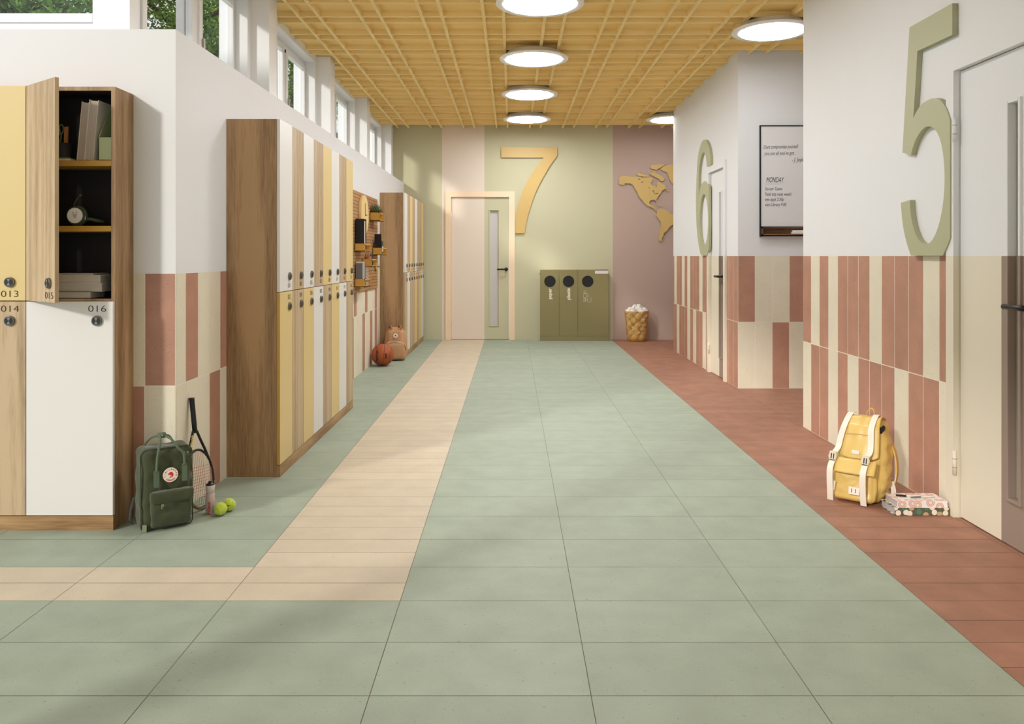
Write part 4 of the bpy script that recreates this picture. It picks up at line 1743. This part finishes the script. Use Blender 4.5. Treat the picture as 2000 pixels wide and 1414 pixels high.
def yshape(p):
    t = p.z / YH
    sx = 1.06 - .30 * t ** 1.6
    return Vector((p.x * sx + .012 * t, p.y * (1 - .15 * t) + .115 * t ** 1.2, p.z))


def yfront(x, z, off=0.0):
    t = max(z, 0) / YH
    y = .115 * t ** 1.2 - off
    if z > YH - .03:
        y += (z - (YH - .03)) * .6
    return Vector((x * (1.06 - .30 * t ** 1.6) + .012 * t, y, z))


softbox(YW, YD, YH, .05, M['yb'], cuts=40, bulge=(.010, .012, .006), amp=.010, freq=9, seed=9, shape=yshape, wr=.022).build('body', yp)
# front pocket
softbox(.20, .05, .185, .026, M['yb'], cuts=24, bulge=(.004, .014, .0), amp=.006, freq=13, seed=12, wr=.012,
        shape=lambda p: Vector((p.x, p.y + .04 * p.z / .185, p.z))).build('front_pocket', yp, (0, -.038, .008))


def sheet(pts_fn, nu, nv, m, thick=.003):
    b = MB()
    i = b.mi(m)
    top = [[b.bm.verts.new(pts_fn(u / nu, v / nv, thick)) for u in range(nu + 1)] for v in range(nv + 1)]
    bot = [[b.bm.verts.new(pts_fn(u / nu, v / nv, 0)) for u in range(nu + 1)] for v in range(nv + 1)]
    for gr in (top, bot):
        for v in range(nv):
            for u in range(nu):
                f = b.bm.faces.new([gr[v][u], gr[v][u + 1], gr[v + 1][u + 1], gr[v + 1][u]])
                f.material_index = i
                f.smooth = True
    border = [(0, u) for u in range(nu)] + [(v, nu) for v in range(nv)] + [(nv, nu - u) for u in range(nu)] + [(nv - v, 0) for v in range(nv)]
    for k in range(len(border)):
        a, c = border[k], border[(k + 1) % len(border)]
        f = b.bm.faces.new([top[a[0]][a[1]], top[c[0]][c[1]], bot[c[0]][c[1]], bot[a[0]][a[1]]])
        f.material_index = i
    return b


def flapfn(u, v, t):
    # v 0 bottom of the lid, 1 behind the top
    x = (u - .5) * .205
    e = 1 - abs(2 * u - 1) ** 6 * .0
    if v < .72:
        z = .205 + (YH - .205) * (v / .72)
        z += .020 * abs(2 * u - 1) ** 5 * max(0, 1 - v * 6)
        p = yfront(x, z, .026 + .010 * math.sin(PI * u) + t - .008 * (v / .72))
        if z > YH - .06:
            p.z += .004
    else:
        k = (v - .72) / .28
        p = yfront(x, YH, .012 + t)
        p.y += .10 * k
        p.z = YH + .008 + t + .012 * math.sin(PI * k) - .02 * k
    p.z += noise.noise(Vector((u * 4, v * 4, 3))) * .004
    p.y += noise.noise(Vector((u * 5, v * 3, 7))) * .005
    return p


sheet(flapfn, 18, 30, M['yb']).build('lid', yp)
b = MB()
b.tube([yfront(-.075 + .0075 * k * 1.1, .315 + .006 * math.sin(PI * k / 20), .036) for k in range(0, 18)], .0016, M['yellow_edge'], 6)
b.build('lid_seam', yp)


def pflap(u, v, t):
    x = (u - .5) * .212
    z = .150 + .062 * v + .004 * noise.noise(Vector((u * 6, v * 2, 1)))
    return Vector((x, -.052 + .25 * (z - .15) - .010 * math.sin(PI * u) - t + .03 * v, z))


sheet(pflap, 16, 8, M['yb']).build('pocket_flap', yp)
# white straps
for k, x0 in enumerate((-.098, .062)):
    pts = [(x0 * 1.0, .10, YH + .006), (x0, .055 + .012, YH + .022)]
    P_ = [yfront(x0, YH + .004, -.06) + Vector((0, 0, .012)), yfront(x0, YH + .004, .0) + Vector((0, 0, .014)), yfront(x0, YH - .03, .042), yfront(x0 * 1.04, .30, .044), yfront(x0 * 1.04, .250, .047), Vector((x0 * .96, -.021, .226))]
    b = MB()
    b.tube([Vector(p) for p in smooth([tuple(p) for p in P_], 5)], 0, M['yb_s'], flat=(.027, .0025, (1, 0, 0)))
    b.build('strap', yp)
    x1 = x0 * .96
    bk = MB()
    mt = face_mtx(Vector((x1, -.023, .213)), (1, 0, 0), (0, .35, 1))
    bk.box(-.017, .017, -.024, .024, 0, .010, M['buckle'], bev=.003, mtx=mt)
    bk.box(-.020, .020, -.010, .008, .002, .009, M['buckle'], bev=.002, mtx=mt)
    bk.box(-.008, -.003, -.014, .012, .0095, .0108, M['ink'], mtx=mt)
    bk.box(.003, .008, -.014, .012, .0095, .0108, M['ink'], mtx=mt)
    bk.box(-.013, .013, -.022, -.018, .0095, .0108, M['ink'], mtx=mt)
    bk.build('buckle', yp)
    b = MB()
    P_ = [Vector((x1, -.030, .198)), Vector((x1, -.068, .165)), Vector((x1, -.074, .12)), Vector((x1, -.068, .05)), Vector((x1 * 1.02, -.060, .006))]
    b.tube([Vector(p) for p in smooth([tuple(p) for p in P_], 5)], 0, M['yb_s'], flat=(.028, .0025, (1, 0, 0)))
    b.build('strap', yp)
# labels and patches
b = MB()
mt = face_mtx(yfront(-.010, .238, .0415), (1, 0, -.05), (0, .25, 1))
b.box(-.018, .018, -.009, .009, 0, .002, M['yb_s'], bev=.001, mtx=mt)
b.build('label_patch', yp)
b = MB()
mt = face_mtx((.016, -.062, .070), (1, 0, 0), (0, .18, 1))
b.box(-.024, .026, -.018, .018, 0, .003, M['yb_s'], bev=.002, mtx=mt)
b.box(-.011, -.008, -.009, .010, .003, .0036, M['ink'], mtx=mt)
b.box(.007, .010, -.009, .010, .003, .0036, M['ink'], mtx=mt)
b.build('webbing_patch', yp)
b = MB()
mt = face_mtx((-.082, -.054, .078), (1, 0, -.1), (.1, .18, 1))
b.box(-.011, .007, -.022, .022, 0, .002, M['yb_s'], bev=.001, mtx=mt)
b.build('side_patch', yp)
# top loop
b = MB()
lp = yfront(.012, YH, -.06)
b.tube([lp + Vector(p) for p in smooth([(-.018, 0, .0), (-.014, .0, .030), (.0, .0, .046), (.016, .0, .036), (.020, .0, .004)], 5)], 0, M['yb'], flat=(.016, .003, (0, 1, .15)))
b.build('top_loop', yp)
# dark lump standing in for the shaded gap under the lid, right
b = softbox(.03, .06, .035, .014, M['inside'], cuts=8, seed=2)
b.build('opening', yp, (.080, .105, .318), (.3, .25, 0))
b = MB()
b.tube([Vector(p) for p in smooth([(.10, .20, .30), (.135, .20, .22), (.145, .19, .12), (.13, .16, .03)], 5)], 0, M['yb'], flat=(.035, .006, (0, 1, 0)))
b.build('shoulder_strap', yp)
b = MB()
b.tube([Vector(p) for p in smooth([(.128, .15, .09), (.145, .125, .06), (.150, .11, .034)], 4)], 0, M['yb_s'], flat=(.022, .003, (1, .3, 0)))
b.build('strap_end', yp)


# ------------------------------------------------------------------ patterned books by the door
def pattern(name, base, cols, scale, lo, hi, ringy=False):
    m = mat(name, base, .55)
    nt = m.node_tree
    b = nt.nodes['Principled BSDF']
    tc = [n for n in nt.nodes if n.type == 'TEX_COORD'][0]
    v = nt.nodes.new('ShaderNodeTexVoronoi')
    v.inputs['Scale'].default_value = scale
    v.inputs['Randomness'].default_value = .55
    sx_ = nt.nodes.new('ShaderNodeSeparateXYZ')
    ad_ = nt.nodes.new('ShaderNodeMath')
    cb_ = nt.nodes.new('ShaderNodeCombineXYZ')
    nt.links.new(tc.outputs['Object'], sx_.inputs[0])
    nt.links.new(sx_.outputs['Y'], ad_.inputs[0])
    nt.links.new(sx_.outputs['Z'], ad_.inputs[1])
    nt.links.new(sx_.outputs['X'], cb_.inputs[0])
    nt.links.new(ad_.outputs[0], cb_.inputs[1])
    v.voronoi_dimensions = '2D'
    nt.links.new(cb_.outputs[0], v.inputs['Vector'])
    cr = nt.nodes.new('ShaderNodeValToRGB')
    cr.color_ramp.interpolation = 'CONSTANT'
    el = cr.color_ramp.elements
    if ringy:
        stops = [(0, (236, 226, 218)), (.16, (206, 140, 132)), (.22, (240, 232, 226)), (.26, (226, 160, 120)), (.32, (240, 232, 226)), (.36, (196, 96, 92)), (.41, (240, 234, 228))]
        el[0].color = lin(stops[0][1])
        el[1].position = stops[1][0]
        el[1].color = lin(stops[1][1])
        for p, c in stops[2:]:
            e = el.new(p)
            e.color = lin(c)
        nt.links.new(v.outputs['Distance'], cr.inputs[0])
        nt.links.new(cr.outputs[0], b.inputs['Base Color'])
    else:
        el[0].color = lin(cols[0])
        el[1].position = .4
        el[1].color = lin(cols[1])
        for p, c in ((.6, cols[2]), (.78, cols[3])):
            e = el.new(p)
            e.color = lin(c)
        sp_ = nt.nodes.new('ShaderNodeSeparateColor')
        nt.links.new(v.outputs['Color'], sp_.inputs[0])
        nt.links.new(sp_.outputs[0], cr.inputs[0])
        th = nt.nodes.new('ShaderNodeMath')
        th.operation = 'LESS_THAN'
        th.inputs[1].default_value = hi
        nt.links.new(v.outputs['Distance'], th.inputs[0])
        mx = nt.nodes.new('ShaderNodeMix')
        mx.data_type = 'RGBA'
        nt.links.new(th.outputs[0], mx.inputs[0])
        mx.inputs[6].default_value = lin(base)
        nt.links.new(cr.outputs[0], mx.inputs[7])
        nt.links.new(mx.outputs[2], b.inputs['Base Color'])
    return m


pat1 = pattern('rainbow_print', (240, 234, 228), None, 22, 0, 0, True)
pat2 = pattern('sweets_print', (98, 94, 76), [(238, 226, 204), (196, 170, 130), (84, 132, 104), (240, 228, 210)], 30, 0, .38)
M['pages_g'] = mat('grey_page_block', (186, 184, 184), .9, bump=.5, bscale=30, stretch=(1, 1, 30))
book('book', (1.770, 3.716, 0.0005), .266, .145, .0335, pat2, M['pages_g'], 'olive notebook with pastry print on the floor, lower of two by the door', spine='y0')
book('book', (1.784, 3.720, .0345), .233, .130, .0305, pat1, M['pages_g'], 'white notebook with rainbow print lying on the olive one', spine='y0')
pn = empty('pen', (1.815, 3.80, .0695), R(-14))
tag(pn, 'black pen with white barrel lying on the rainbow notebook, left one', 'pen')
MB().cyl((0, 0, 0), (.045, 0, 0), .0045, M['black'], seg=12, bev=.001).build('cap', pn)
MB().cyl((.045, 0, 0), (.115, 0, 0), .0036, M['paper'], seg=12, bev=.001).build('barrel', pn)
pn = empty('pen', (1.868, 3.765, .0695), R(8))
tag(pn, 'grey and white pen lying on the rainbow notebook, right one', 'pen')
MB().cyl((0, 0, 0), (.05, 0, 0), .0042, M['grey'], seg=12, bev=.001).build('cap', pn)
MB().cyl((.05, 0, 0), (.12, 0, 0), .0034, M['paper'], seg=12, bev=.001).build('barrel', pn)

# ------------------------------------------------------------------ trees outside
M['leaf'] = mat('leaves_dark', (96, 130, 58), .6, spec=.3, var=.35, vscale=1.2)
M['leaf2'] = mat('leaves_light', (136, 160, 84), .6, spec=.3, var=.3, vscale=1.2)
M['bark'] = mat('bark', (78, 68, 56), .9, bump=.6, bscale=12)


def tree(x, y, h, rad, n, seed, lm, label):
    rng = np.random.default_rng(seed)
    r = empty('tree', (x, y, -.1))
    tag(r, label, 'tree', 'trees outside the windows')
    t = MB()
    random.seed(seed)
    t.tube([(0, 0, 0), (.1, .05, h * .3), (-.05, .1, h * .6), (0, 0, h * .93)], .2, M['bark'], 10, radii=[.24, .19, .13, .03])
    tips = []
    for k in range(16):
        z = h * (.28 + .6 * k / 16)
        a = k * 2.4
        L_ = rad * (1.0 - .5 * abs(k / 16 - .4)) * random.uniform(.7, 1)
        p1 = Vector((math.cos(a) * L_ * .5, math.sin(a) * L_ * .5, z + L_ * .25))
        p2 = Vector((math.cos(a) * L_, math.sin(a) * L_, z + L_ * .45))
        t.tube([(0, 0, z), p1, p2], .05, M['bark'], 6, radii=[.07, .045, .012])
        tips += [p1, p2, (p1 + p2) / 2, Vector((0, 0, z + .3))]
    t.build('trunk', r)
    cl = []
    for p in tips:
        for _ in range(3):
            cl.append((p + Vector((random.gauss(0, .45), random.gauss(0, .45), random.gauss(0, .4))), random.uniform(.35, .75)))
    cc = np.array([c[0] for c in cl])
    cr_ = np.array([c[1] for c in cl])
    idx = rng.integers(0, len(cl), n)
    d = rng.normal(size=(n, 3))
    d /= np.linalg.norm(d, axis=1)[:, None]
    pos = cc[idx] + d * (cr_[idx] * rng.uniform(.35, 1, n) ** .5)[:, None]
    nr = rng.normal(size=(n, 3)) + np.array([0, 0, .8])
    nr /= np.linalg.norm(nr, axis=1)[:, None]
    u = np.cross(nr, rng.normal(size=(n, 3)))
    u /= np.linalg.norm(u, axis=1)[:, None]
    v = np.cross(nr, u)
    s = rng.uniform(.028, .06, n)[:, None]
    tri = np.stack([pos - u * s, pos - v * s * .6, pos + u * s, pos + v * s * .6], axis=1).reshape(-1, 3)
    me = bpy.data.meshes.new('foliage')
    me.vertices.add(4 * n)
    me.vertices.foreach_set('co', tri.ravel())
    me.loops.add(4 * n)
    me.loops.foreach_set('vertex_index', np.arange(4 * n))
    me.polygons.add(n)
    me.polygons.foreach_set('loop_start', np.arange(0, 4 * n, 4))
    me.polygons.foreach_set('loop_total', np.full(n, 4))
    me.update()
    me.validate()
    me.materials.append(lm)
    o = bpy.data.objects.new('foliage', me)
    C.objects.link(o)
    o.parent = r


tree(-8.6, 13.6, 9.2, 2.5, 38000, 1, M['leaf'], 'leafy dark green tree outside the upper left front window')
tree(-12.2, 16.5, 10.5, 2.8, 38000, 2, M['leaf2'], 'paler tree at the left edge outside the front window')
tree(-7.4, 18.5, 11.5, 2.5, 38000, 3, M['leaf'], 'dark green tree outside the first corridor window')
tree(-8.9, 24.5, 11.5, 2.2, 34000, 4, M['leaf2'], 'light green tree outside the second pane of the first corridor window')
tree(-9.8, 36.0, 15.0, 3.4, 34000, 5, M['leaf'], 'distant dark tree outside the second corridor window')
tree(-9.2, 47.0, 17.0, 3.0, 30000, 6, M['leaf2'], 'most distant pale tree outside the third corridor window')
gd = MB()
gd.box(-60, 60, -40, 90, -.5, -.13, mat('pale_bounce_ground', (236, 234, 230), .9, var=.05, vscale=2))  # unseen ground, made pale to bounce light up to the ceiling
struct(gd.build('ground'))
